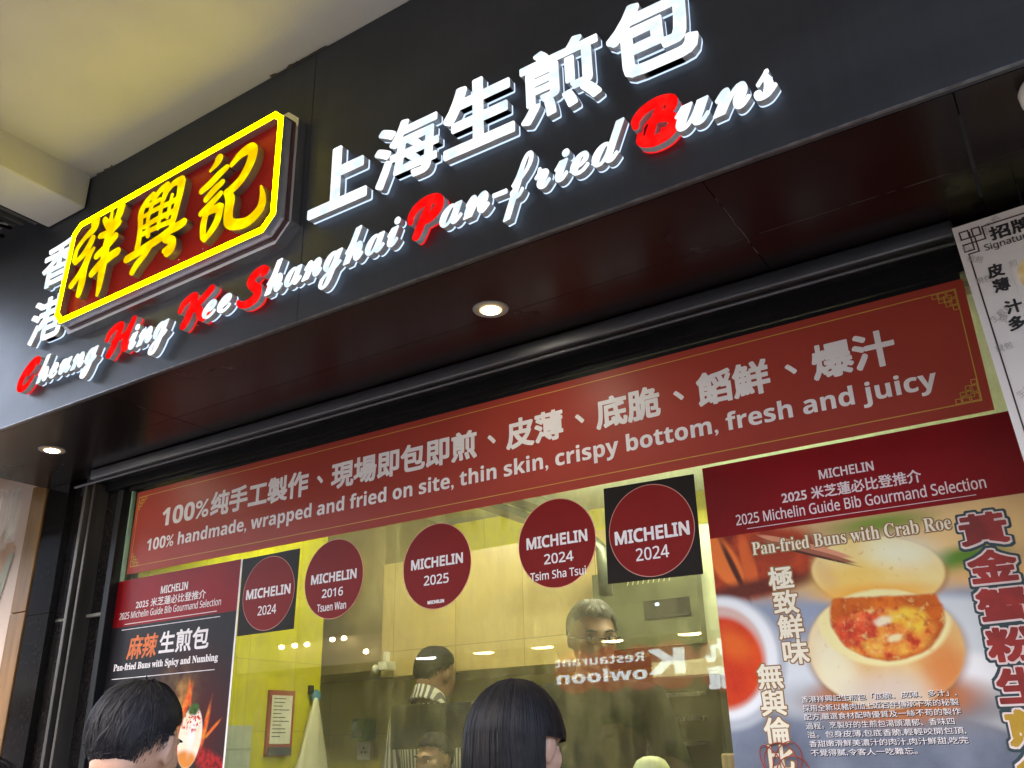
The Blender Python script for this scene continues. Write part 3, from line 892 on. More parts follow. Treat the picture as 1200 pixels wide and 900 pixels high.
disc_red = mat('sticker_red', (.23, .010, .009), .4, spec=.2, var=.05, scale=6)
sq_black = mat('sticker_black', (.014, .011, .009), .35, spec=.2, var=.15)
rim = mat('sticker_rim', (.62, .30, .24), .5, var=.02)
def sticker(cx, cz, r, lines, label, square=None, small_mark=False):
    t = thing('award_sticker', (cx, YB, Z(cz - r)), label, 'sticker', 'round red award stickers on the window')
    y = YB - .0012
    if square:
        m = MB(); m.prism([(x, Z(z)) for x, z in square], YB - .001, YB); m.build('black_square', sq_black, t)
    n = 64
    m = MB(); m.prism([(cx + r * math.cos(2 * PI * k / n), Z(cz + r * math.sin(2 * PI * k / n))) for k in range(n)], y - .0004, y); m.build('rim', rim, t)
    q = r - .0022
    m = MB(); m.prism([(cx + q * math.cos(2 * PI * k / n), Z(cz + q * math.sin(2 * PI * k / n))) for k in range(n)], y - .0008, y - .00045); m.build('disc', disc_red, t)
    for s, st, x0, x1, z0, z1, gr in lines:
        print_text(MB(), s, st, x0, x1, Z(z0), Z(z1), y - .0012, gr).build('year' if s.isdigit() else 'wordmark' if s.isupper() else 'place_name', vinyl, t)
sticker(-2.527, .546, .134, [('MICHELIN', 'sans', -2.642, -2.412, .531, .568, .0019), ('2024', 'sans', -2.573, -2.478, .468, .502, .0006)],
        'round red 2024 award sticker on a black square next to the small poster', [(-2.675, .404), (-2.385, .406), (-2.378, .690), (-2.680, .688)])
sticker(-2.206, .561, .138, [('MICHELIN', 'sans', -2.312, -2.098, .549, .584, .0018), ('2016', 'sans', -2.256, -2.157, .498, .528, .0008), ('Tsuen Wan', 'sans', -2.275, -2.140, .452, .478, .0005)],
        'round red award sticker reading 2016 Tsuen Wan, no black square')
sticker(-1.756, .550, .138, [('MICHELIN', 'sans', -1.860, -1.650, .545, .580, .0018), ('2025', 'sans', -1.806, -1.706, .490, .522, .0008), ('MICHELIN', 'bold', -1.790, -1.724, .430, .441, .0006)],
        'round red award sticker reading 2025 with a tiny wordmark at its foot')
sticker(-1.308, .563, .134, [('MICHELIN', 'sans', -1.412, -1.202, .553, .590, .0018), ('2024', 'sans', -1.352, -1.252, .502, .533, .0008), ('Tsim Sha Tsui', 'sans', -1.402, -1.213, .458, .484, .0005)],
        'round red award sticker reading 2024 Tsim Sha Tsui, no black square')
sticker(-1.001, .557, .131, [('MICHELIN', 'sans', -1.114, -.886, .527, .567, .0020), ('2024', 'sans', -1.052, -.952, .474, .510, .0006)],
        'round red 2024 award sticker on a black square beside the large bun poster', [(-1.146, .422), (-.861, .417), (-.858, .694), (-1.140, .700)])

# ------------------------------------------------------------------ printed pictures: soft shapes and noise laid in the poster's own plane
class Paint:
    """a printed picture as nodes; centres and radii are metres in the poster's own (x, z)"""
    def __init__(self, name, col, origin, rough=.4):
        self.m, self.nt, self.b = nodes(name)
        self.b.inputs['Roughness'].default_value = rough
        self.b.inputs['Specular IOR Level'].default_value = .22
        self.o = origin
        tc = self.nt.nodes.new('ShaderNodeTexCoord')
        self.vec = tc.outputs['Object']
        c = self.nt.nodes.new('ShaderNodeRGB'); c.outputs[0].default_value = (*col, 1)
        self.col = c.outputs[0]

    def link(self, a, b):
        self.nt.links.new(a, b)

    def new(self, t):
        return self.nt.nodes.new(t)

    def noise(self, scale, detail=3, sx=1, sz=1):
        mp = self.new('ShaderNodeMapping'); mp.inputs['Scale'].default_value = (sx, 1, sz)
        self.link(self.vec, mp.inputs[0])
        n = self.new('ShaderNodeTexNoise'); n.inputs['Scale'].default_value = scale; n.inputs['Detail'].default_value = detail
        self.link(mp.outputs[0], n.inputs['Vector'])
        return n.outputs['Fac']

    def mask(self, c, r, rot=0, soft=.15, wob=0, wscale=12, rect=False, power=None):
        mp = self.new('ShaderNodeMapping'); mp.vector_type = 'TEXTURE'
        mp.inputs['Location'].default_value = (c[0] - self.o[0], 0, c[1] - self.o[1])
        mp.inputs['Rotation'].default_value = (0, -rot, 0)
        mp.inputs['Scale'].default_value = (r[0], 1, r[1])
        self.link(self.vec, mp.inputs[0])
        sp = self.new('ShaderNodeSeparateXYZ'); self.link(mp.outputs[0], sp.inputs[0])
        if rect:
            ax = self.new('ShaderNodeMath'); ax.operation = 'ABSOLUTE'; self.link(sp.outputs[0], ax.inputs[0])
            az = self.new('ShaderNodeMath'); az.operation = 'ABSOLUTE'; self.link(sp.outputs[2], az.inputs[0])
            d = self.new('ShaderNodeMath'); d.operation = 'MAXIMUM'; self.link(ax.outputs[0], d.inputs[0]); self.link(az.outputs[0], d.inputs[1])
            d = d.outputs[0]
        else:
            cb = self.new('ShaderNodeCombineXYZ'); self.link(sp.outputs[0], cb.inputs[0]); self.link(sp.outputs[2], cb.inputs[1])
            ln = self.new('ShaderNodeVectorMath'); ln.operation = 'LENGTH'; self.link(cb.outputs[0], ln.inputs[0])
            d = ln.outputs['Value']
        if wob:
            n = self.noise(wscale, 4)
            ma = self.new('ShaderNodeMath'); ma.operation = 'MULTIPLY_ADD'; self.link(n, ma.inputs[0]); ma.inputs[1].default_value = wob
            sb = self.new('ShaderNodeMath'); sb.operation = 'SUBTRACT'; self.link(d, sb.inputs[0]); sb.inputs[1].default_value = wob / 2
            self.link(sb.outputs[0], ma.inputs[2]); d = ma.outputs[0]
        mr = self.new('ShaderNodeMapRange'); mr.interpolation_type = 'SMOOTHSTEP'
        mr.inputs['From Min'].default_value = 1 + soft; mr.inputs['From Max'].default_value = 1 - soft
        self.link(d, mr.inputs[0])
        return mr.outputs[0]

    def mul(self, a, b):
        n = self.new('ShaderNodeMath'); n.operation = 'MULTIPLY'; self.link(a, n.inputs[0])
        if isinstance(b, (int, float)):
            n.inputs[1].default_value = b
        else:
            self.link(b, n.inputs[1])
        return n.outputs[0]

    def put(self, mask, col, op=1.0):
        """col: a colour or a pair of colours mottled by noise (c0, c1, scale)"""
        if op != 1.0:
            mask = self.mul(mask, op)
        mx = self.new('ShaderNodeMix'); mx.data_type = 'RGBA'
        self.link(mask, mx.inputs['Factor']); self.link(self.col, mx.inputs[6])
        if len(col) == 3 and isinstance(col[0], (tuple, list)):
            self.link(ramp(self.nt, self.noise(col[2], 5), col[0], col[1], .35, .65), mx.inputs[7])
        else:
            mx.inputs[7].default_value = (*col, 1)
        self.col = mx.outputs[2]
        return self

    def e(self, c, r, col, rot=0, soft=.15, wob=0, wscale=12, op=1.0, rect=False, inside=None):
        k = self.mask(c, r, rot, soft, wob, wscale, rect)
        if inside is not None:
            k = self.mul(k, inside)
        self.put(k, col, op)
        return k

    def done(self):
        self.link(self.col, self.b.inputs['Base Color'])
        return self.m

def lin(r, g, b):
    return tuple(((c / 255 + .055) / 1.055) ** 2.4 if c > 10 else c / 3295 for c in (r, g, b))
def L(r, g, b, k=.62):
    """print colours: read off the lit poster, brought down to ink reflectance"""
    return tuple(min(.85, c * k / .55) for c in lin(r, g, b))

# the large crab roe bun poster
PX0, PX1, PZ0, PZ1 = -.832, -.058, -.42, .705
po = ((PX0 + PX1) / 2, PZ0)
pst = thing('bun_poster', (po[0], YB, Z(PZ0)), 'large poster of an open crab roe bun with golden red Chinese title', 'poster')
p = Paint('crab_bun_print', L(150, 160, 178), (po[0], PZ0), .36)
p.put(p.noise(5, 3), (L(112, 122, 142)), .8)
p.e((-.45, .44), (.6, .115), L(196, 158, 110), soft=.25)                        # blurred warm background
p.e((-.74, .435), (.20, .095), (L(190, 70, 26), L(120, 30, 12), 22), 0, .2, .5, 14)     # crab
p.e((-.80, .445), (.035, .085), L(222, 112, 44), .5, .2, .3)
p.e((-.735, .425), (.018, .08), L(206, 92, 36), .15, .25, .3)
p.e((-.775, .42), (.008, .085), L(70, 22, 12), .35, .5)
p.e((-.66, .455), (.06, .05), L(150, 50, 20), -.3, .4, .4)
p.e((-.72, .365), (.16, .022), L(92, 32, 18), .1, .6, .5)
p.e((-.20, .44), (.13, .06), L(226, 190, 130), 0, .5, .5)
p.e((-.235, .375), (.085, .028), L(86, 128, 30), .1, .6, .5)
p.e((-.40, .485), (.10, .02), L(120, 140, 50), 0, .8)
p.e((-.16, .335), (.12, .03), L(222, 176, 110), 0, .6, .5)
p.e((-.45, -.20), (.6, .30), (L(78, 84, 98), L(120, 126, 140), 5), 0, .4, .6, 4)      # darker cloth in front
p.e((-.24, .16), (.36, .13), L(198, 204, 206), -.2, .12)                          # white plate
p.e((-.20, .08), (.26, .07), L(226, 230, 228), -.35, .2)
p.e((-.60, .14), (.14, .085), L(206, 210, 212), .2, .25)
p.e((-.40, .065), (.26, .05), L(120, 118, 122), -.08, .6)
p.e((-.835, .19), (.165, .165), L(176, 180, 186), 0, .06)                         # tea cup
p.e((-.835, .20), (.145, .15), L(232, 228, 226), 0, .06)
p.e((-.84, .20), (.122, .130), L(206, 172, 160), 0, .06)
p.e((-.835, .19), (.108, .112), (L(214, 66, 10), L(184, 40, 6), 9), 0, .10)
p.e((-.80, .23), (.05, .03), L(240, 110, 30), -.6, .7, op=.6)
p.e((-.44, .085), (.175, .055), L(180, 104, 48), 0, .35)                          # fried base
p.e((-.424, .368), (.157, .087), L(160, 104, 52), -.13, .07, .03, 25, op=.75)
p.e((-.425, .372), (.152, .084), (L(238, 210, 144), L(228, 190, 112), 8), -.13, .035, .03, 25)
p.e((-.47, .362), (.09, .035), L(228, 184, 84), .12, .8, .4, op=.8)
p.e((-.36, .41), (.07, .035), L(248, 236, 196), -.2, .8, op=.8)
p.e((-.545, .375), (.02, .05), L(214, 170, 110), .3, .7, op=.6)
p.e((-.440, .190), (.180, .138), L(140, 84, 44), 0, .08, op=.7)
p.e((-.44, .322), (.115, .022), L(230, 166, 66), -.05, .6, .3)
body = p.e((-.440, .195), (.174, .134), (L(230, 194, 126), L(212, 166, 98), 10), 0, .035, .03, 30)
p.e((-.56, .15), (.05, .12), L(240, 226, 196), .2, .7, op=.7, inside=body)
p.e((-.44, .09), (.10, .05), L(206, 190, 178), 0, .7, op=.8, inside=body)
p.e((-.31, .13), (.05, .08), L(206, 120, 56), .3, .7, .5, op=.85, inside=body)
p.e((-.430, .262), (.150, .108), L(240, 212, 150), 0, .05, inside=body)             # rim of the opening
below = p.mask((-.42, .112), (.40, .200), -.06, .02, .05, 26, rect=True)
hole = p.mul(p.mask((-.422, .268), (.128, .103), -.05, .04, .09, 22), below)
p.put(hole, (L(206, 104, 16), L(164, 66, 8), 9))
p.e((-.435, .228), (.112, .056), (L(232, 168, 62), L(206, 66, 24), 34), 0, .12, .35, 18, inside=hole)
p.e((-.50, .238), (.05, .035), (L(214, 84, 40), L(176, 44, 20), 40), 0, .4, .5, 25, inside=hole)
p.e((-.375, .250), (.042, .032), (L(240, 190, 60), L(220, 150, 36), 40), 0, .3, .4, 25, inside=hole)
p.e((-.465, .262), (.030, .020), (L(226, 100, 52), L(190, 52, 22), 40), .3, .3, .5, 30, inside=hole)
p.e((-.405, .225), (.034, .022), (L(236, 150, 60), L(206, 90, 30), 40), -.2, .3, .5, 30, inside=hole)
p.e((-.455, .205), (.030, .014), (L(240, 180, 76), L(216, 120, 40), 40), 0, .3, .5, 30, inside=hole)
p.e((-.43, .255), (.02, .010), L(255, 220, 190), .2, .5, .6, 60, op=.8, inside=hole)
p.e((-.41, .215), (.016, .008), L(255, 220, 170), .2, .5, .6, 60, op=.8, inside=hole)
p.e((-.588, .455), (.118, .0095), L(206, 138, 104), .53 - .90, .12)                    # chopsticks
p.e((-.582, .441), (.118, .0080), L(150, 88, 64), .53 - .90, .12)
p.e((-.580, .434), (.116, .0030), L(70, 34, 24), .53 - .90, .3)
def flecks(region, scale, lo, hi, col, op=1.0):
    mr_ = p.new('ShaderNodeMapRange'); mr_.inputs['From Min'].default_value = lo; mr_.inputs['From Max'].default_value = hi
    p.link(p.noise(scale, 2), mr_.inputs[0])
    p.put(p.mul(region, mr_.outputs[0]), col, op)
flecks(hole, 52, .58, .74, L(250, 206, 130), .6)
flecks(hole, 34, .54, .70, L(160, 36, 10), .75)
lidm = p.mask((-.425, .385), (.14, .065), -.13, .2)
flecks(lidm, 60, .62, .78, L(206, 150, 70), .55)
flecks(body, 42, .62, .78, L(206, 150, 84), .45)
p.put(p.noise(140, 2), L(255, 250, 240), .03)
hd = p.mask((-.445, .608), (.40, .1005), 0, .004, rect=True)
p.put(hd, (L(132, 7, 15), L(98, 7, 11), 1.6))
pm = p.done()
m = MB(); m.box(PX0, PX1, YB - .001, YB, Z(PZ0), Z(PZ1)); m.build('sheet', pm, pst)
yt = YB - .0014
hp_ = mat('pink_white_print', (.80, .66, .66), .5, var=.02, spec=.2)
print_text(MB(), 'MICHELIN', 'sans', -.522, -.387, Z(.618), Z(.643), yt, .0008).build('wordmark', hp_, pst)
print_text(MB(), '2025 米芝蓮必比登推介', 'plain', -.625, -.283, Z(.570), Z(.603), yt, .0007).build('chinese_line', hp_, pst)
print_text(MB(), '2025 Michelin Guide Bib Gourmand Selection', 'sans', -.754, -.150, Z(.532), Z(.562), yt, .0004).build('english_line', hp_, pst)
m = MB()
m.add([(-.727, yt, Z(.519)), (-.175, yt, Z(.519)), (-.175, yt, Z(.5205)), (-.727, yt, Z(.5205))], [(0, 1, 2, 3)])
m.build('header_rule', hp_, pst)
cream = mat('cream_print', (.86, .78, .60), .5, var=.02)
brown = mat('brown_outline', (.30, .15, .04), .5, var=.05)
m, mo = MB(), MB()
print_text(m, 'Pan-fried Buns with Crab Roe', 'serif', -.720, -.241, Z(.448), Z(.482), yt - .0010, .0)
print_text(mo, 'Pan-fried Buns with Crab Roe', 'serif', -.723, -.238, Z(.445), Z(.485), yt, .0030)
mo.build('subtitle_outline', brown, pst); m.build('subtitle', cream, pst)
m, mo = MB(), MB()
for k, ch in enumerate('極致鮮味'):
    print_text(m, ch, 'plain', -.688 + .004 * k, -.624 + .004 * k, Z(.353 - k * .0605), Z(.412 - k * .0605), yt - .0010, .0016)
    print_text(mo, ch, 'plain', -.691 + .004 * k, -.621 + .004 * k, Z(.350 - k * .0605), Z(.415 - k * .0605), yt, .0046)
mo.build('slogan_outline', brown, pst); m.build('slogan', cream, pst)
m, mo = MB(), MB()
for k, ch in enumerate('無與倫比'):
    print_text(m, ch, 'plain', -.748, -.684, Z(.118 - k * .0625), Z(.178 - k * .0625), yt - .0010, .0016)
    print_text(mo, ch, 'plain', -.751, -.681, Z(.115 - k * .0625), Z(.181 - k * .0625), yt, .0046)
mo.build('slogan_outline', brown, pst); m.build('slogan', cream, pst)
m, mw, md = MB(), MB(), MB()
for k, ch in enumerate('黃金蟹粉生煎包'):
    z1_ = .480 - k * .0855
    a, b_ = -.232 + .002 * k, -.122 + .002 * k
    print_text(m if k < 5 else md, ch, 'plain', a + .004, b_ - .004, Z(z1_ - .078), Z(z1_ - .004), yt - .0030, .0038)
    print_text(mw, ch, 'plain', a, b_, Z(z1_ - .083), Z(z1_), yt - .0016, .0074)
    if k == 0:
        mk = MB()
    print_text(mk, ch, 'plain', a - .006, b_ + .006, Z(z1_ - .090), Z(z1_ + .006), yt, .0125)
mk.build('title_shadow', mat('title_dark', (.02, .05, .06), .5), pst)
mw.build('title_outline', mat('title_pink', (.80, .68, .66), .5, var=.02), pst)
m.build('title_lettering', mat('title_red', (.26, .016, .012), .45, var=.5, scale=9), pst)
md.build('title_lettering', mat('title_gold', (.45, .27, .02), .45, var=.3, scale=9), pst)
m, mo = MB(), MB()
para = ['香港祥興記生煎包「底脆、皮薄、多汁」,', '採用全新以豬肉加上近百年傳承下來的秘製', '配方,嚴選食材配時優質及一絲不苟的製作', '過程。烹製好的生煎包湯頭濃郁、香味四',
        '溢。包身皮薄,包底香脆,輕輕咬開包頂,', '香甜嫩滑鮮美濃汁的肉汁,肉汁鮮甜,吃完', '不覺得膩,令客人一吃難忘。']
for k, s in enumerate(para):
    w = .345 * len(s) / 19
    print_text(m, s, 'plain', -.648 + .001 * k, -.648 + .001 * k + w, Z(.082 - k * .0198), Z(.082 + .0150 - k * .0198), yt - .0006, .0)
    print_text(mo, s, 'plain', -.6475 + .001 * k, -.6465 + .001 * k + w, Z(.0803 - k * .0198), Z(.0803 + .0150 - k * .0198), yt, .0008)
mo.build('paragraph_shadow', mat('print_black', (.015, .012, .012), .5), pst)
m.build('paragraph', vinyl, pst)

# thin red cord stuck over the lower left of that poster
cd = MB()
for cx, cz, rx, rz, ph in [(-.715, -.045, .040, .040, .2), (-.700, -.050, .050, .032, 1.1), (-.735, -.052, .022, .046, .5), (-.690, -.070, .034, .040, 2.0)]:
    pts = []
    for k in range(33):
        a = 2 * PI * k / 32
        u, v = rx * math.cos(a), rz * math.sin(a)
        pts.append((cx + u * math.cos(ph) - v * math.sin(ph), YB - .007 - .003 * math.sin(2 * a + ph), Z(cz + u * math.sin(ph) + v * math.cos(ph))))
    cd.tube(pts, .0014, 6, caps=False)
cd = cd.build('red_cord', mat('red_wire', (.34, .04, .015), .4), None, True)
tag(cd, 'thin red cord in tangled loops hanging over the slogan of the large bun poster', 'cord')

# the small spicy bun poster by the left jamb
QX0, QX1, QZ0, QZ1 = -3.475, -2.690, -.42, .690
qo = ((QX0 + QX1) / 2, QZ0)
ps2 = thing('spicy_bun_poster', (qo[0], YB, Z(QZ0)), 'black and red poster of a spicy bun with orange and white title', 'poster')
p = Paint('spicy_bun_print', L(34, 32, 36), (qo[0], QZ0), .36)
p.e((-2.90, .10), (.20, .22), L(70, 18, 20), 0, .8, .3, 6)
p.e((-3.00, .22), (.13, .085), (L(120, 88, 52), L(44, 30, 26), 16), .3, .7, .8, 10, op=.8)
p.e((-2.955, .185), (.035, .085), (L(190, 140, 70), L(90, 40, 20), 20), -.3, .6, .9, 14, op=.85)
for cx, cz, rx, rz, ro in [(-2.925, .175, .016, .07, -.35), (-2.80, .10, .010, .075, -.2), (-2.83, .04, .012, .05, -.5), (-2.76, .09, .006, .045, -.9), (-2.97, .13, .012, .06, .3), (-2.905, .215, .008, .045, .2)]:
    p.e((cx, cz), (rx, rz), (L(255, 140, 40), L(210, 50, 20), 30), ro, .6, .9, 25)
p.e((-3.08, -.20), (.5, .245), (L(180, 36, 34), L(96, 12, 16), 55), .10, .05, .10, 12)
p.e((-2.895, -.04), (.085, .03), L(40, 30, 28), 0, .5)
b2 = p.e((-2.880, .065), (.064, .105), (L(240, 232, 208), L(222, 206, 172), 12), -.12, .05)
p.e((-2.895, -.015), (.062, .036), L(206, 128, 50), -.05, .3, .2, inside=b2)
p.e((-2.87, .085), (.018, .06), L(252, 248, 236), -.12, .8, inside=b2, op=.7)
ck = p.mask((-2.885, .125), (.060, .045), 0, .3, .5, 40)
sp_ = p.new('ShaderNodeMapRange'); sp_.inputs['From Min'].default_value = .52; sp_.inputs['From Max'].default_value = .58
p.link(p.noise(70, 2), sp_.inputs[0])
p.put(p.mul(p.mul(ck, sp_.outputs[0]), b2), L(200, 40, 20))
p.e((-2.872, .160), (.030, .020), (L(70, 104, 34), L(36, 60, 20), 60), .2, .3, .6, 40)
hd = p.mask((-3.08, .595), (.41, .097), 0, .004, rect=True)
p.put(hd, (L(150, 11, 22), L(108, 9, 15), 1.6))
pm = p.done()
m = MB(); m.box(QX0, QX1, YB - .001, YB, Z(QZ0), Z(QZ1)); m.build('sheet', pm, ps2)
pt_ = lambda nm, *a: print_text(MB(), *a).build(nm, vinyl, ps2)
pt_('wordmark', 'MICHELIN', 'sans', -3.150, -2.985, Z(.608), Z(.640), yt, .0012)
pt_('chinese_line', '2025 米芝蓮必比登推介', 'plain', -3.300, -2.872, Z(.563), Z(.598), yt, .0006)
pt_('english_line', '2025 Michelin Guide Bib Gourmand Selection', 'sans', -3.400, -2.780, Z(.528), Z(.557), yt, .0003)
pt_('subtitle', 'Pan-fried Buns with Spicy and Numbing', 'serif', -3.392, -2.768, Z(.318), Z(.352), yt, .0006)
pt_('title', '生煎包', 'plain', -3.118, -2.828, Z(.372), Z(.458), yt, .0022)
for a, b_, c_ in [(-3.373, -2.777, .484), (-3.394, -2.779, .293), (-3.36, -2.80, .506)]:
    m = MB(); m.add([(a, yt, Z(c_)), (b_, yt, Z(c_)), (b_, yt, Z(c_ + .0026)), (a, yt, Z(c_ + .0026))], [(0, 1, 2, 3)]); m.build('white_rule', vinyl, ps2)
m = MB(); print_text(m, '麻辣', 'plain', -3.318, -3.130, Z(.364), Z(.458), yt, .0022, .12); m.build('orange_title', mat('orange_print', (.75, .16, .015), .5, var=.3, scale=30), ps2)
m = MB(); m.box(QX1 + .001, QX1 + .009, YB - .0011, YB, Z(QZ0), Z(QZ1)); m.build('white_margin', vinyl, ps2)

# ------------------------------------------------------------------ white menu board hanging in front of the window on the right
BA = R(-2.0)
MBD = thing('menu_board', (-.07, 2.1, Z(1.1)), 'white menu board with black fretwork border hanging at the right edge', 'menu board')
def bl(u, v, y):
    """board coordinates: u to the right, v down, from its top left corner"""
    ca, sa = math.cos(.045), math.sin(.045)
    return (-.084 + u * ca + v * sa * 1.02, y, Z(1.106 + u * sa - v * ca))
m = MB()
q = [bl(0, 1.0, 2.1), bl(.62, 1.0, 2.1), bl(.62, 0, 2.1), bl(0, 0, 2.1)]
m.prism([(a[0], a[2]) for a in q], 2.092, 2.1); m.build('panel', mat('board_white', (.66, .60, .55), .5, var=.03, scale=3), MBD)
def btext(mb, s, style, u0, v0, u1, v1, gr=0, y=2.0914, rot=0.0):
    for k, (p_, f) in enumerate(fitted(s, style, u0, u1, -v1, -v0, gr)):
        if rot:
            c_ = np.array(((u0 + u1) / 2, -(v0 + v1) / 2)); ca, sa = math.cos(rot), math.sin(rot)
            p_ = (p_ - c_) @ np.array(((ca, sa), (-sa, ca))) + c_
        mb.add([bl(a, -b_, y - .0001 * k) for a, b_ in p_], f)
def bline(mb, a, b_, w=.0042, y=2.0915):
    (ua, va), (ub, vb) = a, b_
    u0, u1 = sorted((ua, ub)); v0, v1 = sorted((va, vb))
    mb.add([bl(u0 - w / 2, v1 + w / 2, y), bl(u1 + w / 2, v1 + w / 2, y), bl(u1 + w / 2, v0 - w / 2, y), bl(u0 - w / 2, v0 - w / 2, y)], [(0, 1, 2, 3)])
m = MB()
k = 0
for a, b_ in [((.018, .078), (.018, .97)), ((.018, .078), (.040, .078)), ((.040, .078), (.040, .040)), ((.012, .052), (.012, .070)), ((.012, .070), (.032, .070)),
              ((.032, .070), (.032, .024)), ((.012, .052), (.060, .052)), ((.060, .052), (.060, .020)), ((.060, .020), (.60, .020)),
              ((.012, .018), (.030, .018)), ((.030, .018), (.030, .038)), ((.012, .018), (.012, .038)), ((.012, .038), (.054, .038)), ((.038, .018), (.054, .018)), ((.054, .018), (.054, .038)), ((.038, .018), (.038, .038))]:
    bline(m, a, b_, .0034, 2.0915 - .00007 * k); k += 1
m.build('fretwork_border', mat('dark_brown_print', (.035, .015, .015), .5), MBD)
m = MB()
btext(m, '招牌生煎包', 'plain', .070, .028, .29, .064, .0014)
btext(m, 'Signature', 'sans', .052, .066, .150, .088, .0003)
for ch, u, v in [('皮', .042, .120), ('薄', .044, .158), ('汁', .054, .216), ('多', .050, .256), ('極', .066, .345), ('香', .066, .40)]:
    btext(m, ch, 'plain', u, v, u + .034, v + .034, .0014)
btext(m, 'N', 'bold', .071, .385, .084, .40, 0)
m.build('lettering', mat('print_black', (.015, .012, .012), .5), MBD)
m = MB()
for s, u, v, ro in [('生煎', .066, .008, .5), ('包現', .055, .030, -.6), ('包', .008, .052, .2), ('現煎', .010, .086, -.5), ('現包', .014, .142, 0), ('煎', .088, .124, 0), ('生煎包', .018, .232, .5), ('現', .036, .246, -.4),
                    ('現包', .012, .312, .1), ('現包', .070, .310, .1), ('生煎', .024, .420, .5), ('包', .040, .45, -.4), ('現煎', .08, .46, .3), ('生煎包', .12, .30, -.3), ('生煎', .03, .55, .5), ('現包', .09, .60, -.4)]:
    btext(m, s, 'plain', u, v, u + .017 * len(s), v + .017, .0, 2.0912, ro)
m.build('faint_pattern', mat('grey_print', (.36, .32, .30), .6, var=.1), MBD)
p = Paint('menu_bun_print', (.66, .60, .55), (-.07, -.4), .45)
p.o = (-.07, 1.1)
cx, _, cz = bl(.155, .17, 0); cz -= EYE
k1 = p.e((cx, cz), (.058, .052), (L(232, 206, 150), L(214, 178, 112), 25), 0, .05)
p.e((cx, cz - .03), (.052, .030), L(178, 112, 44), 0, .5, .3, inside=k1)
p.e((cx - .012, cz + .028), (.012, .007), L(60, 90, 30), 0, .4, .6, 60)
m = MB(); q = [bl(.088, .24, 2.0913), bl(.24, .24, 2.0913), bl(.24, .10, 2.0913), bl(.088, .10, 2.0913)]
m.add(q, [(0, 1, 2, 3)]); m.build('bun_picture', p.done(), MBD)
m = MB(); m.tube([bl(.15, -.002, 2.096), (bl(.15, 0, 0)[0], 2.1, Z(1.174))], .0015, 6); m.tube([bl(.45, -.002, 2.096), (bl(.45, 0, 0)[0], 2.1, Z(1.174))], .0015, 6)
m.build('hanging_wire', black, MBD)

# ================================================================== lamps, camera dome, clutter, neighbour
def downlight(x, y, label, s=18):
    t = thing('downlight', (x, y, Z(1.175)), label, 'downlight', 'round downlights in the soffit')
    m = MB(); m.lathe([(.033, -.0005), (.046, -.0045), (.051, -.0035), (.0525, -.0002)], (x, y, Z(1.175)), 40); m.build('trim_ring', mat('lamp_trim', (.30, .27, .23), .5, var=.04), t, True)
    m = MB(); m.lathe([(.0265, -.0012), (.0266, -.0006)], (x, y, Z(1.1748) - .0042), 32); m.build('lens', emit('warm_lens', (1.0, .93, .70), s * 1.4), t)
    m = MB(); m.lathe([(.0330, -.0010), (.0331, -.0005)], (x, y, Z(1.1748) - .0039), 32); m.build('glowing_reflector', emit('reflector_glow', (1.0, .74, .34), .16), t)  # warm lamplight on the inner ring, put in as its own emission
downlight(-1.274, 1.913, 'warm round downlight in the soffit near the middle of the photo')
downlight(-3.438, 1.910, 'warm round downlight in the soffit at the far left end')
dm = thing('dome_camera', (.14, 1.745, Z(1.175)), 'white dome cut by the right edge under the fascia corner', 'dome camera')
m = MB(); m.lathe([(.046, .0), (.052, -.012), (.050, -.034), (.046, -.040)], (.149, 1.745, Z(1.1745)), 36); m.build('base', mat('white_plastic', (.7, .7, .62), .4), dm, 'auto')
m = MB(); m.lathe([(.042, -.040), (.038, -.055), (.026, -.068), (.002, -.074)], (.149, 1.745, Z(1.1745)), 36); m.build('dome', mat('dome_plastic', (.75, .74, .72), .25), dm, True)

# pipes and trunking in the dark slot left of the beam
dark = mat('dusty_dark', (.05, .047, .045), .8, var=.4, scale=10)
tk = thing('cable_trunking', (-3.4, 1.2, Z(2.08)), 'grey cable trunking running along the left side of the plaster beam', 'trunking')
m = MB(); m.bevbox(-3.350, -3.292, -1.0, 1.62, Z(2.07), Z(2.12), .003); m.build('channel', mat('trunking_grey', (.20, .19, .18), .5, var=.2), tk)
m = MB(); m.box(-3.3505, -3.330, -1.0, 1.62, Z(2.064), Z(2.0695)); m.build('lid_edge', dark, tk)
for k, (x, z, r) in enumerate([(-3.40, 2.09, .022), (-3.47, 2.12, .03)]):
    m = MB(); m.tube([(x, -1.0, Z(z)), (x, 1.60, Z(z))], r, 12)
    tag(m.build('conduit_pipe', dark, None, True), ['thin dusty conduit pipe beside the grey trunking', 'thicker dusty conduit pipe farther from the beam than its neighbour'][k], 'pipe', 'conduit pipes by the beam')
m = MB()
rr = random.Random(2)
for k in range(6):
    x = -3.52 - .05 * k
    m.tube([(x, 1.63, Z(2.05 + rr.uniform(0, .1))), (x + rr.uniform(-.1, .1), 1.45, Z(2.03 + rr.uniform(0, .06))), (x + rr.uniform(-.1, .1), 1.2, Z(2.12)), (x, .6, Z(2.14))], .008, 8)
tag(m.build('cable_bundle', black, None, True), 'loose bundle of black cables in the dark slot at the far left', 'cables')
m = MB(); m.bevbox(-3.95, -3.62, 1.25, 1.55, Z(2.05), Z(2.17), .008)
tag(m.build('junction_box', mat('dirty_white', (.30, .29, .27), .6, var=.3)), 'dirty pale junction box among cables at the far left edge', 'junction box')

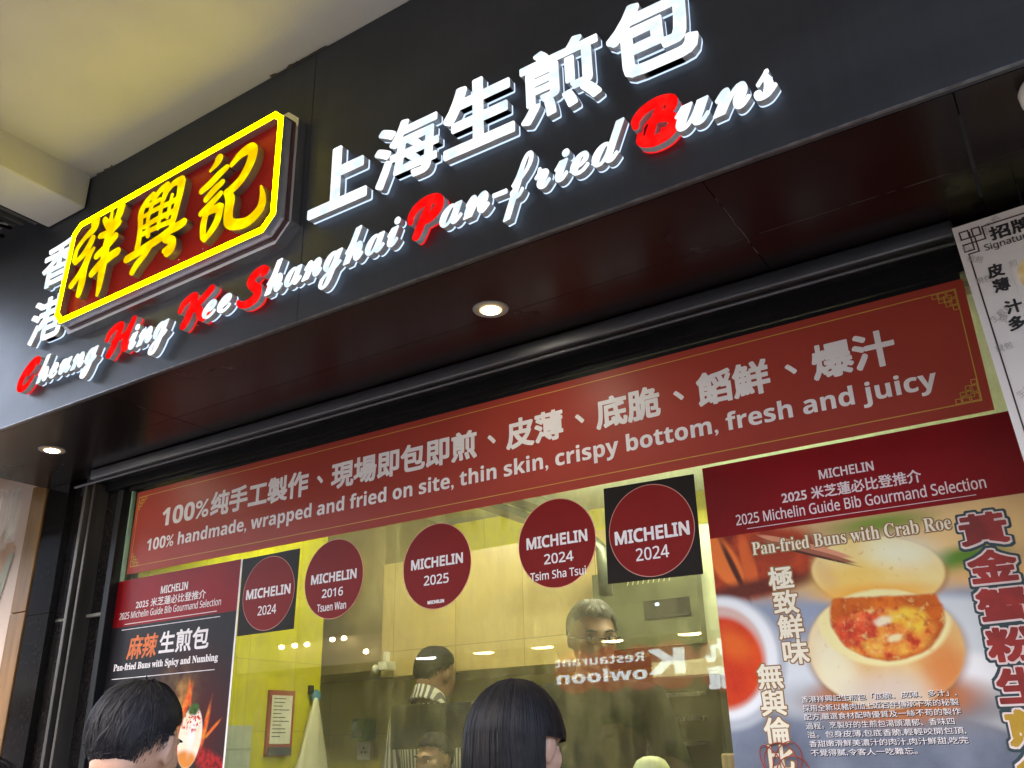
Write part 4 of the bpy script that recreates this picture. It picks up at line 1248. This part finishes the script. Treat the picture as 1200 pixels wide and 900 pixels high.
# the neighbour on the left: timber post, cream wall, hanging clear film, lit room
nb = thing('neighbour_shop', (-4.3, 2.3, 0), 'cream walled neighbouring shop with timber post beyond the granite jamb', 'shop')
wood = mat('varnished_wood', (.17, .074, .005), .5, var=.35, scale=6, vs=(6, 1, .5))
m = MB(); m.bevbox(-4.112, -3.990, 2.225, 2.33, 0, Z(.612), .003); m.bevbox(-4.110, -3.990, 2.225, 2.33, Z(.615), Z(1.2), .003); m.build('timber_post', wood, nb)
m = MB(); m.box(-4.62, -4.113, 2.24, 2.30, 0, Z(1.4)); m.build('wall', mat('cream_paint', (.54, .42, .34), .6, var=.06, scale=3), nb)
m = MB(); m.box(-7, -4.0, 2.5, 2.6, 0, Z(1.5)); m.build('back_wall', mat('cream_paint', (.62, .54, .49), .6), nb)
m = MB(); m.add([(-4.62, 2.238, Z(.72)), (-4.32, 2.238, Z(1.03)), (-4.19, 2.238, Z(.93)), (-4.62, 2.238, Z(.1))], [(3, 2, 1, 0)]); m.build('painted_band', mat('band_tan', (.42, .26, .16), .6), nb)
m = MB(); m.add([(-4.62, 2.236, Z(.1)), (-4.235, 2.236, Z(.90)), (-4.19, 2.236, Z(.90)), (-4.50, 2.236, Z(-.3)), (-4.62, 2.236, Z(-.3))], [(4, 3, 2, 1, 0)]); m.build('green_band', mat('band_green', (.30, .30, .22), .6), nb)
m = MB()
for x0, w, h, ph in [(-4.30, .10, .28, .3), (-4.20, .05, .24, 1.2), (-4.40, .09, .30, 2.0)]:
    nu, nv = 10, 10
    vs = []
    for j in range(nv):
        for i in range(nu):
            u, v = i / (nu - 1), j / (nv - 1)
            vs.append((x0 + (u - .5) * w * (.5 + .7 * v), 2.20 - .02 * math.sin(9 * u + ph + 2 * v), Z(1.20 - h * v + .02 * math.sin(7 * u))))
    m.add(vs, [(j * nu + i, (j + 1) * nu + i, (j + 1) * nu + i + 1, j * nu + i + 1) for j in range(nv - 1) for i in range(nu - 1)])
filmm, nt, b = nodes('clear_film')
b.inputs['Base Color'].default_value = (.8, .8, .76, 1); b.inputs['Roughness'].default_value = .18; b.inputs['Alpha'].default_value = .30
tag(m.build('plastic_film', filmm, None, True), 'crumpled clear plastic film hanging in front of the cream wall', 'plastic film')
lp = thing('strip_lamp', (-4.42, 2.1, Z(1.3)), 'bright white strip lamp at the left edge beyond the timber post', 'lamp')
m = MB(); m.bevbox(-5.2, -4.38, 2.04, 2.14, Z(1.205), Z(1.25), .004); m.build('housing', mat('lamp_housing', (.8, .8, .8), .4), lp)
m = MB(); m.box(-5.18, -4.40, 2.05, 2.13, Z(1.198), Z(1.2045)); m.build('diffuser', emit('strip_diffuser', (1, .97, .92), .7), lp)

# ================================================================== across the street: what the window reflects
opp = thing('building', (-7, -9.2, 0), 'dim building across the street seen only as a reflection in the window', 'building')
m = MB(); m.box(-30, 14, -16, -10.4, -.3, 8.5); m.build('wall', mat('far_facade', (.13, .12, .11), .7, var=.3, scale=.6), opp)
m = MB(); m.box(-30, 14, -10.4, -8.9, Z(1.62), Z(2.0)); m.build('arcade_soffit', mat('far_soffit', (.40, .36, .28), .6), opp)
m = MB(); m.box(-30, 14, -8.9, -8.8, Z(1.58), Z(2.1)); m.build('arcade_edge', mat('far_edge', (.34, .28, .18), .6), opp)
def far_lamp(x, z, w, col, s, label, y=-9.3):
    t = thing('arcade_lamp', (x, y, Z(z)), label, 'lamp', 'arcade lamps across the street')
    m = MB(); m.lathe([(w, 0), (w * .9, -.02)], (x, y, Z(1.62)), 20); m.build('lens', emit('far_lens_%d' % s, col, s), t)
for x, lab in [(-8.30, 'third'), (-6.93, 'second'), (-5.55, 'first'), (-9.56, 'fourth')]:
    far_lamp(x, 1.60, .19, (1, .80, .34), 9, 'warm arcade lamp across the street, %s from the right as reflected' % lab)
far_lamp(-10.88, 1.60, .20, (.9, 1, .98), 10, 'cool white arcade lamp across the street, reflected left of the cook')
for x, lab in [(-11.76, 'rightmost'), (-12.34, 'second'), (-12.64, 'third'), (-13.32, 'fourth'), (-13.66, 'fifth'), (-14.03, 'leftmost')]:
    t = thing('street_globe', (x, -8.6, Z(1.9)), 'small warm globe lamp across the street, %s of its row' % lab, 'lamp', 'small globe lamps across the street')
    z = 1.75 if x > -12 else (2.0 if x < -13 else 2.04)
    m = MB(); m.ell((x, -8.6, Z(z)), (.055, .055, .045), None, 12, 8); m.build('globe', emit('far_globe', (1, .82, .45), 14), t, True)
    m = MB(); m.tube([(x, -8.6, Z(z + .04)), (x, -8.79, Z(z + .09))], .01, 6); m.build('arm', black, t)
rs = thing('restaurant_sign', (-6.6, -8.78, Z(.85)), 'red oval restaurant sign with white lettering across the street, mirrored in the window', 'sign')
m = MB()
def facing(poly):
    return [(x, z) for x, z in poly][::-1]
for cx, r in [(-7.35, .40), (-6.75, .40), (-6.2, .40), (-5.65, .42)]:
    n = 40
    pr = [(cx + r * math.cos(2 * PI * k / n), Z(1.12 + r * .85 * math.sin(2 * PI * k / n))) for k in range(n)]
    m.prism(pr, -8.79, -8.72 - .002 * abs(cx + 6))
m.build('red_disc', emit('far_red', (.55, .05, .03), .42), rs)
m = MB()
def far_text(mb, s, style, xa, xb, z0, z1, y, gr=.0):
    for k, (p_, f) in enumerate(fitted(s, style, xa, xb, z0, z1, gr)):
        mb.add([(xa + xb - x, y + .001 * k, z) for x, z in p_], [tuple(q)[::-1] for q in f])
far_text(m, 'K', 'bold', -6.02, -5.42, Z(.98), Z(1.36), -8.69, .012)
far_text(m, 'owloon', 'bold', -7.68, -6.06, Z(.93), Z(1.13), -8.69, .004)
far_text(m, 'Restaurant', 'bold', -7.70, -6.10, Z(1.20), Z(1.34), -8.69, .0)
m.build('lettering', emit('far_white', (.9, .95, 1), 1.0), rs)
rs2 = thing('character_sign', (-4.75, -8.78, Z(.9)), 'red disc sign with white Chinese characters at the far right of the reflection', 'sign')
m = MB(); n = 40
m.prism([(-4.80 + .46 * math.cos(2 * PI * k / n), Z(1.08 + .40 * math.sin(2 * PI * k / n))) for k in range(n)], -8.79, -8.73); m.build('red_disc', emit('far_red', (.55, .05, .03), .42), rs2)
m = MB(); far_text(m, '九', 'plain', -5.08, -4.68, Z(1.10), Z(1.44), -8.69, .02); far_text(m, '龍', 'plain', -5.08, -4.68, Z(.72), Z(1.06), -8.69, .012)
m.build('lettering', emit('far_white', (.9, .95, 1), 1.0), rs2)

# ================================================================== people
skin = mat('skin', (.46, .27, .19), .5, var=.08, scale=20, bump=.03, bscale=90)
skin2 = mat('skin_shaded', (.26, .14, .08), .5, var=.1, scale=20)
hairm, nt, b = nodes('black_hair')
n_ = noise(nt, 60, 3)
nt.links.new(ramp(nt, n_, (.006, .006, .009), (.020, .018, .020), .3, .7), b.inputs['Base Color'])
b.inputs['Roughness'].default_value = .6
b.inputs['Specular IOR Level'].default_value = .2
hairb, nt, b = nodes('brown_black_hair')
nt.links.new(ramp(nt, noise(nt, 50, 3), (.003, .003, .0035), (.011, .009, .010), .3, .7), b.inputs['Base Color'])
b.inputs['Roughness'].default_value = .55
b.inputs['Specular IOR Level'].default_value = .2
greyhair = mat('grey_hair', (.07, .065, .055), .55, var=.4, scale=60)

def capsule(mb, p, q, r1, r2, n=14):
    p, q = Vector(p), Vector(q)
    d = (q - p)
    L_ = d.length
    t = d.normalized()
    path, rad = [], []
    for a in (-80, -55, -28):
        path.append(p + t * (r1 * math.sin(R(a)))); rad.append(r1 * math.cos(R(a)))
    for k in range(4):
        s = k / 3
        path.append(p + d * s); rad.append(r1 + (r2 - r1) * s)
    for a in (28, 55, 80):
        path.append(q + t * (r2 * math.sin(R(a)))); rad.append(r2 * math.cos(R(a)))
    mb.tube(path, rad, n)

def limb(mb, pts):
    for (p, r1), (q, r2) in zip(pts[:-1], pts[1:]):
        capsule(mb, p, q, r1, r2)

def hand(mb, wrist, d, inward):
    """palm, four unequal bent fingers and a thumb, hanging along d"""
    w, d, s = Vector(wrist), Vector(d).normalized(), Vector(inward).normalized()
    f = d.cross(s).normalized()
    for k in range(4):
        capsule(mb, w + d * .01 + f * (k - 1.5) * .011, w + d * .075 + f * (k - 1.5) * .019, .013, .011)
    for k, ln in enumerate((.062, .074, .070, .054)):
        a = w + d * .080 + f * (1.5 - k) * .020
        b_ = a + d * ln * .5 + s * .006
        c_ = b_ + d * ln * .32 + s * .016
        e = c_ + d * ln * .2 + s * .014
        limb(mb, [(a, .0095), (b_, .0088), (c_, .0080), (e, .0072)])
    a = w + d * .022 + f * .030
    limb(mb, [(a, .013), (a + d * .03 + f * .022 + s * .012, .0115), (a + d * .058 + f * .026 + s * .022, .0095)])

def remeshed(mb, name, voxel, mats, parent, smooth_it=4):
    me = bpy.data.meshes.new('tmp')
    off = parent.location
    me.from_pydata(mb.v, [], mb.f)
    ob = bpy.data.objects.new('tmp', me)
    C.objects.link(ob)
    r = ob.modifiers.new('r', 'REMESH'); r.mode = 'VOXEL'; r.voxel_size = voxel; r.use_smooth_shade = True
    s = ob.modifiers.new('s', 'SMOOTH'); s.factor = .5; s.iterations = smooth_it
    bpy.context.view_layer.update()
    dg = bpy.context.evaluated_depsgraph_get()
    out = bpy.data.meshes.new_from_object(ob.evaluated_get(dg))
    out.name = name
    bpy.data.objects.remove(ob)
    bpy.data.meshes.remove(me)
    out.materials.clear()
    for m_ in mats:
        out.materials.append(m_)
    o = bpy.data.objects.new(name, out)
    C.objects.link(o)
    o.parent = parent
    return o

def person(pos, face_az, height, label, group=None, pitch=0, turn=0, hair='short', shirt='tee', shirt_mat=None, trouser_mat=None, skin_mat=None,
           hair_mat=None, voxel=.007, arms=None, glasses=False, strands=2600, tilt=0, seed=1):
    """a standing figure built facing +Y in its own space"""
    k = height / 1.70
    rr = random.Random(seed)
    t = thing('person', (0, 0, 0), label, 'person', group)
    sm = skin_mat or skin
    b = MB()
    # trunk as lofted ellipses
    rings = [(.80, .150, .105, 0), (.90, .165, .118, 0), (1.00, .158, .110, 0), (1.10, .146, .102, 0), (1.22, .162, .112, .0), (1.32, .172, .112, -.01), (1.38, .150, .092, -.02), (1.43, .085, .070, -.025), (1.47, .055, .057, -.02)]
    n = 24
    vs = [(rx * math.cos(2 * PI * i / n), cy + ry * math.sin(2 * PI * i / n), z) for z, rx, ry, cy in rings for i in range(n)]
    fs = [(j * n + i, j * n + (i + 1) % n, (j + 1) * n + (i + 1) % n, (j + 1) * n + i) for j in range(len(rings) - 1) for i in range(n)]
    fs += [tuple(range(n))[::-1], tuple((len(rings) - 1) * n + i for i in range(n))]
    b.add(vs, fs)
    arm = arms or {-1: [(-.185, -.01, 1.365), (-.235, -.03, 1.10), (-.245, .05, .86)], 1: [(.185, -.01, 1.365), (.235, -.03, 1.10), (.245, .05, .86)]}
    for s in (-1, 1):
        limb(b, [((s * .085, 0, .90), .088), ((s * .098, .012, .50), .056), ((s * .102, -.02, .09), .038)])
        limb(b, [((s * .102, -.035, .05), .038), ((s * .112, .10, .035), .034), ((s * .118, .165, .028), .026)])
        a = arm[s]
        limb(b, [((s * .12, -.015, 1.375), .058), (a[0], .055), (a[1], .040), (a[2], .028)])
        d = Vector(a[2]) - Vector(a[1])
        hand(b, a[2], d, (-s, 0, 0) if abs(d.normalized().x) < .8 else (0, -1, 0))
    HR = Matrix.Rotation(R(turn), 4, 'Z') @ Matrix.Rotation(R(-pitch), 4, 'X') @ Matrix.Rotation(R(tilt), 4, 'Y')
    piv = Vector((0, -.03, 1.47))
    def hp(p):
        return piv + (HR @ (Vector(p) - piv))
    HR3 = HR.to_3x3()
    capsule(b, (0, -.03, 1.40), hp((0, -.012, 1.53)), .060, .055)
    for c, r in [((0, -.014, 1.598), (.077, .098, .098)), ((0, .030, 1.535), (.060, .066, .066)), ((0, .072, 1.487), (.026, .022, .020)), ((0, .046, 1.560), (.066, .050, .046)),
                 ((0, .074, 1.603), (.052, .026, .016)), ((0, .104, 1.552), (.015, .018, .014)), ((0, .096, 1.575), (.009, .014, .026)), ((0, .092, 1.516), (.022, .010, .0065)), ((0, .090, 1.506), (.019, .010, .0065)),
                 ((0, -.055, 1.545), (.055, .050, .060))]:
        b.ell(hp(c), r, HR3, 22, 14)
    for s in (-1, 1):
        b.ell(hp((s * .0800, -.010, 1.572)), (.0075, .0185, .031), HR3 @ Matrix.Rotation(R(-12 * s), 3, 'Z') @ Matrix.Rotation(R(-12), 3, 'X'), 14, 10)
        b.ell(hp((s * .0845, -.018, 1.578)), (.0055, .0075, .024), HR3 @ Matrix.Rotation(R(-12), 3, 'X'), 12, 8)
    body = remeshed(b, 'body', voxel, [sm], t)
    def child(mb, name, m_, smooth=True):
        me = bpy.data.meshes.new(name)
        me.from_pydata([tuple(v) for v in mb.v], [], mb.f)
        me.materials.append(m_)
        if smooth:
            me.polygons.foreach_set('use_smooth', [True] * len(me.polygons))
        o = bpy.data.objects.new(name, me)
        C.objects.link(o)
        o.parent = t
        return o
    for s in (-1, 1):
        e = MB(); e.ell(hp((s * .031, .0790, 1.583)), (.0110, .010, .0060), HR3, 14, 10); child(e, 'eye', mat('eye_white', (.6, .58, .55), .2))
        e = MB(); e.ell(hp((s * .031, .0868, 1.583)), (.0050, .003, .0050), HR3, 12, 8); child(e, 'iris', mat('iris_dark', (.02, .012, .008), .15))
        e = MB(); e.tube([hp((s * .014, .100, 1.604)), hp((s * .032, .099, 1.610)), hp((s * .050, .084, 1.604))], [.003, .0042, .0022], 8); child(e, 'eyebrow', hair_mat or hairm)
    # clothes: the body surface pushed out
    me = body.data
    co = np.empty(len(me.vertices) * 3); me.vertices.foreach_get('co', co); co = co.reshape(-1, 3)
    no = np.empty(len(me.vertices) * 3); me.vertices.foreach_get('normal', no); no = no.reshape(-1, 3)
    def garment(test, push, name, m_):
        keep = [p for p in me.polygons if test(p.center)]
        used = sorted({v for p in keep for v in p.vertices})
        mp = {v: i for i, v in enumerate(used)}
        g = MB()
        g.add([co[v] + no[v] * push for v in used], [tuple(mp[v] for v in p.vertices) for p in keep])
        return child(g, name, m_)
    sleeve = 1.15
    garment(lambda c: .86 < c.z < 1.445 and (abs(c.x) < .165 + .02 or c.z > sleeve) and not (c.z > 1.41 and c.x ** 2 + (c.y + .02) ** 2 < .062 ** 2), .009, 'shirt', shirt_mat or mat('white_cotton', (.74, .73, .72), .8, var=.04, bump=.1, bscale=14))
    garment(lambda c: .095 < c.z < .93 and abs(c.x) < .205, .010, 'trousers', trouser_mat or mat('dark_denim', (.03, .034, .05), .85, var=.3, scale=40))
    garment(lambda c: c.z < .10 and abs(c.x) < .24, .008, 'shoe', mat('shoe_black', (.02, .02, .02), .5))
    if shirt in ('tee', 'shirt'):
        cl = MB()
        if shirt == 'tee':
            pts = [(.066 * math.cos(a), -.026 + .064 * math.sin(a), 1.447 - .016 * math.sin(a)) for a in np.linspace(0, 2 * PI, 33)]
            cl.tube(pts, .009, 8, caps=False)
        else:
            # stand collar with its folded leaf
            vs_, nn_ = [], 32
            for r_, dz in ((.090, -.012), (.076, .012), (.068, .046), (.071, .050), (.082, .018), (.094, -.008)):
                for i in range(nn_):
                    a = 2 * PI * i / nn_
                    vs_.append((r_ * math.cos(a), -.028 + r_ * .98 * math.sin(a), 1.448 - .036 * math.sin(a) + dz))
            cl.add(vs_, [(j * nn_ + i, j * nn_ + (i + 1) % nn_, (j + 1) * nn_ + (i + 1) % nn_, (j + 1) * nn_ + i) for j in range(5) for i in range(nn_)])
        child(cl, 'collar', shirt_mat or mat('white_cotton', (.74, .73, .72), .8))
    # hair: a dark cap of the scalp plus many tapered locks
    cc, rx, ry, rz = Vector((0, -.014, 1.598)), .083, .104, .104
    def surf(th, ph, g=1.0):
        return cc + Vector((rx * g * math.sin(ph) * math.sin(th), ry * g * math.sin(ph) * math.cos(th), rz * g * math.cos(ph)))
    def line(th):
        """lowest polar angle of the hair for azimuth th (0 = face, pi = back)"""
        a = abs((th + PI) % (2 * PI) - PI)
        if hair == 'long':
            if a < R(38):
                return R(62)
            if a < R(100):
                return R(62) + R(30) * (a - R(38)) / R(62)
            return R(92) + R(33) * min(1, (a - R(100)) / R(12))
        if a < R(45):
            return R(56)
        if a < R(85):
            return R(56) + R(22) * (a - R(45)) / R(40)
        if a < R(112):
            return R(84)
        return R(84) + R(31) * min(1, (a - R(112)) / R(34))
    hm = MB()
    nt_, np_ = 56, 18
    vs = []
    for i in range(nt_):
        th = 2 * PI * i / nt_
        for j in range(np_ + 1):
            f_ = j / np_
            edge = 1.0 if f_ < .8 else 1.0 - .06 * (f_ - .8) / .2
            g = (1.035 if hair == 'short' else 1.02) * edge
            if hair == 'short':
                g += .05 * math.exp(-((f_ - .35) / .4) ** 2) * (1 if True else 0)
            vs.append(hp(surf(th, line(th) * f_ + 1e-3, g)))
    hm.add(vs, [(i * (np_ + 1) + j, i * (np_ + 1) + j + 1, ((i + 1) % nt_) * (np_ + 1) + j + 1, ((i + 1) % nt_) * (np_ + 1) + j) for i in range(nt_) for j in range(np_)])
    def lock(pts, w):
        """a flat tapered lock of hair lying along pts"""
        vs_ = []
        m_ = len(pts)
        side = None
        for i, p in enumerate(pts):
            tt = (pts[min(i + 1, m_ - 1)] - pts[max(i - 1, 0)])
            if tt.length < 1e-6:
                tt = Vector((0, 0, -1))
            tt.normalize()
            out = p - hp(cc); out.z *= .3
            sd_ = tt.cross(out)
            if sd_.length < 1e-6:
                sd_ = tt.orthogonal()
            sd_.normalize()
            ww = w * (1 - .85 * (i / (m_ - 1)) ** 2)
            vs_ += [p - sd_ * ww, p + out.normalized() * ww * .5, p + sd_ * ww]
        fs_ = []
        for i in range(m_ - 1):
            a_ = 3 * i
            fs_ += [(a_, a_ + 1, a_ + 4, a_ + 3), (a_ + 1, a_ + 2, a_ + 5, a_ + 4)]
        hm.add(vs_, fs_)
    crown = (PI, R(14))
    for q in range(strands):
        th = rr.uniform(0, 2 * PI)
        u = math.sqrt(rr.random())
        lim = line(th)
        ph = lim * u
        if hair == 'short':
            ln = rr.uniform(.30, .55)
            pts = []
            lim_ = lim * rr.uniform(.90, 1.05)
            lift = rr.uniform(-.02, .12) * (.35 + .65 * (1 - u))
            lift += .045 * math.sin(9 * th + 2.5 * math.sin(6 * ph)) * (.4 + .6 * u)      # the hair lies in clumps
            if q % 40 == 0:
                lift += rr.uniform(.05, .14)
            dth = rr.uniform(-.16, .16) + .10 + .12 * math.sin(11 * th + 4 * ph)
            for i in range(6):
                f_ = i / 5
                a = ph + ln * f_
                a = min(a, lim_ + .02 * rr.random()) if u > .5 else a
                g = 1.045 + .055 * math.exp(-((a / lim - .35) / .45) ** 2) + lift * f_ * (1 - f_ * .5)
                if a > lim * .9:
                    g -= .035 * (a / lim - .9) / .1
                pts.append(hp(surf(th + dth * f_, a, g)))
            lock(pts, rr.uniform(.0012, .0034))
        else:
            if abs((th + PI) % (2 * PI) - PI) < R(28) and u > .6:
                continue
            # combed away from a parting, then hanging straight down
            pts = []
            a = ph
            side = 1 if math.sin(th) >= 0 else -1
            steps = 6
            wob = rr.uniform(-1, 1)
            fly = rr.random()
            for i in range(steps):
                f_ = i / (steps - 1)
                aa = ph + (R(92) - ph) * f_ if ph < R(92) else ph
                g = 1.05 + .05 * f_ + .02 * fly + .018 * math.sin(17 * th) * f_ + (.025 * f_ if q % 55 == 0 else 0)
                pts.append(hp(surf(th + .03 * wob * f_ + .03 * math.sin(23 * th) * f_, aa, g)))
            last = pts[-1]
            L_ = rr.uniform(.26, .36)
            back = Vector((0, -1, 0))
            for i in range(1, 7):
                f_ = i / 6
                spread = 1 + .10 * f_ + (.10 * f_ * abs(wob) if q % 25 == 0 else 0) + .03 * math.sin(19 * th) * f_
                pts.append(Vector((last.x * spread + .006 * wob * math.sin(3 * f_), -.014 + (last.y + .014) * (1 - .10 * f_) - (.02 * f_), last.z - L_ * f_)))
            # keep the ears' side of the face clear
            if abs((th + PI) % (2 * PI) - PI) < R(104):
                pts = pts[:6] if rr.random() < .8 else pts[:5]
            lock(pts, rr.uniform(.0010, .0022))
    if hair == 'long':
        # the mass of the hair falling over nape and shoulders
        nn, mm_ = 40, 12
        vs = []
        for j in range(mm_):
            f_ = j / (mm_ - 1)
            for i in range(nn):
                th = R(106) + (2 * PI - 2 * R(106)) * i / (nn - 1)
                p = hp(surf(th, R(92), 1.06))
                sp_ = 1 + .10 * f_
                rip = .003 * math.sin(i * 2.1) * f_
                vs.append(Vector((p.x * sp_, -.014 + (p.y + .014) * (1 - .08 * f_) - .02 * f_ + rip, p.z + .02 - .34 * f_)))
        hm.add(vs, [(j * nn + i, j * nn + i + 1, (j + 1) * nn + i + 1, (j + 1) * nn + i) for j in range(mm_ - 1) for i in range(nn - 1)])
    if hair == 'short':
        # clipped nape and sides: short fine hairs thinning out below the hairline
        for q in range(int(strands * .55)):
            th = rr.uniform(R(95), R(265))
            d_ = abs(rr.gauss(0, .15))
            a = line(th) * .97 + d_
            n0 = hp(surf(th, a, 1.0)); ax = hp(surf(th + .02, a + .09, .985))
            lock([n0, n0 + (ax - n0) * .5 + (n0 - hp(cc)) * .02, ax], .0007)
    child(hm, 'hair', hair_mat or hairm)
    if glasses:
        gm = MB()
        for s in (-1, 1):
            gm.tube([hp((s * .032 + .023 * math.cos(a), .110 - .004 * abs(math.cos(a)), 1.578 + .013 * math.sin(a))) for a in np.linspace(0, 2 * PI, 21)], .0011, 6, caps=False)
            gm.tube([hp((s * .056, .108, 1.585)), hp((s * .082, .05, 1.585)), hp((s * .084, -.01, 1.583))], .0016, 6)
        gm.tube([hp((-.010, .115, 1.583)), hp((.010, .115, 1.583))], .0016, 6)
        child(gm, 'glasses', black)
    t.scale = (k, k, k)
    t.location = pos
    t.rotation_euler = (0, 0, R(face_az - 90))
    return t

man = person((-1.667, 1.20, 0), 98, 1.64, 'short haired man seen from behind in a white collared shirt at the spicy bun poster', pitch=9, turn=14, hair='short', shirt='shirt', strands=4200, voxel=.005, seed=3)
woman = person((-.995, 1.55, 0), 92, 1.62, 'long black haired woman seen from behind at the middle of the window', pitch=6, turn=-6, hair='long', strands=6500, hair_mat=hairb,
               shirt_mat=mat('black_cotton', (.03, .03, .035), .85, var=.2), voxel=.006, seed=5)
third = person((-1.62, .86, 0), 110, 1.505, 'dark haired passer-by at the bottom left corner, only the crown showing', pitch=8, hair='short', strands=1500, shirt_mat=mat('navy_cotton', (.03, .04, .07), .85, var=.2), voxel=.008, seed=8)
# cooks behind the glass stand on the raised kitchen floor
apron = mat('dark_apron', (.010, .010, .011), .8, var=.3, spec=.1)
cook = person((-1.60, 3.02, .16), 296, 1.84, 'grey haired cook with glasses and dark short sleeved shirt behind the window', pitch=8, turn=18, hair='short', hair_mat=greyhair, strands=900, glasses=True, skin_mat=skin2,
              shirt_mat=apron, voxel=.009, seed=12, arms={-1: [(-.19, -.01, 1.365), (-.27, .05, 1.12), (-.25, .20, .93)], 1: [(.19, -.01, 1.365), (.30, -.02, 1.10), (.31, .06, .86)]})
strp, nt, b = nodes('striped_cotton')
tc = nt.nodes.new('ShaderNodeTexCoord'); wv = nt.nodes.new('ShaderNodeTexWave'); wv.inputs['Scale'].default_value = 14; wv.inputs['Distortion'].default_value = .6
nt.links.new(tc.outputs['Object'], wv.inputs[0])
nt.links.new(ramp(nt, wv.outputs['Fac'], (.52, .51, .48), (.10, .10, .11), .45, .55), b.inputs['Base Color']); b.inputs['Roughness'].default_value = .8
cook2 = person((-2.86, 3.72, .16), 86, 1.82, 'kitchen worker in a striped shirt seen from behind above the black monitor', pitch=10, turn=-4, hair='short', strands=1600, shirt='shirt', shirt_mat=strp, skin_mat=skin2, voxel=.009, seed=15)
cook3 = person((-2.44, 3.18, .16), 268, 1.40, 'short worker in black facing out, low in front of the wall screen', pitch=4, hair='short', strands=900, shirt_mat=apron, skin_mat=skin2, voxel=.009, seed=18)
# a bun being handed up and a basket at the foot of the window
bu = MB(); bu.lathe([(.001, .062), (.022, .060), (.042, .050), (.054, .030), (.056, .012), (.048, .002), (.03, 0)], (-1.215, 2.64, Z(-.095)), 32)
tag(bu.build('steamed_bun', mat('bun_dough', (.66, .70, .36), .5, var=.1), None, True), 'pale round bun on the counter peeking over the bottom edge of the photo', 'bun')
bs = thing('bamboo_steamer', (-.93, 2.68, Z(-.095)), 'bamboo steamer rim peeking up beside the large bun poster', 'steamer')
m = MB(); m.lathe([(.070, 0), (.074, .004), (.074, .060), (.070, .064), (.064, .060), (.064, .012)], (-.93, 2.68, Z(-.095)), 36); m.build('rim', mat('bamboo', (.42, .28, .12), .6, var=.3, scale=40, vs=(1, 1, .1)), bs, 'auto')
m = MB(); m.lathe([(.063, .012), (.0635, .016)], (-.93, 2.68, Z(-.095)), 30); m.build('slat_floor', mat('bamboo', (.42, .28, .12), .6), bs)
ct = thing('kitchen_counter', (-1.5, 2.7, .16), 'stainless kitchen counter just behind the window', 'counter')
m = MB(); m.bevbox(-3.40, 1.1, 2.44, 2.86, Z(-.125), Z(-.096), .005); m.build('top', steel, ct)
m = MB()
for x in (-3.3, -2.2, -1.0, .3, 1.0):
    m = MB(); m.box(x, x + .04, 2.50, 2.54, .16, Z(-.1255)); m.build('leg', steel, ct)
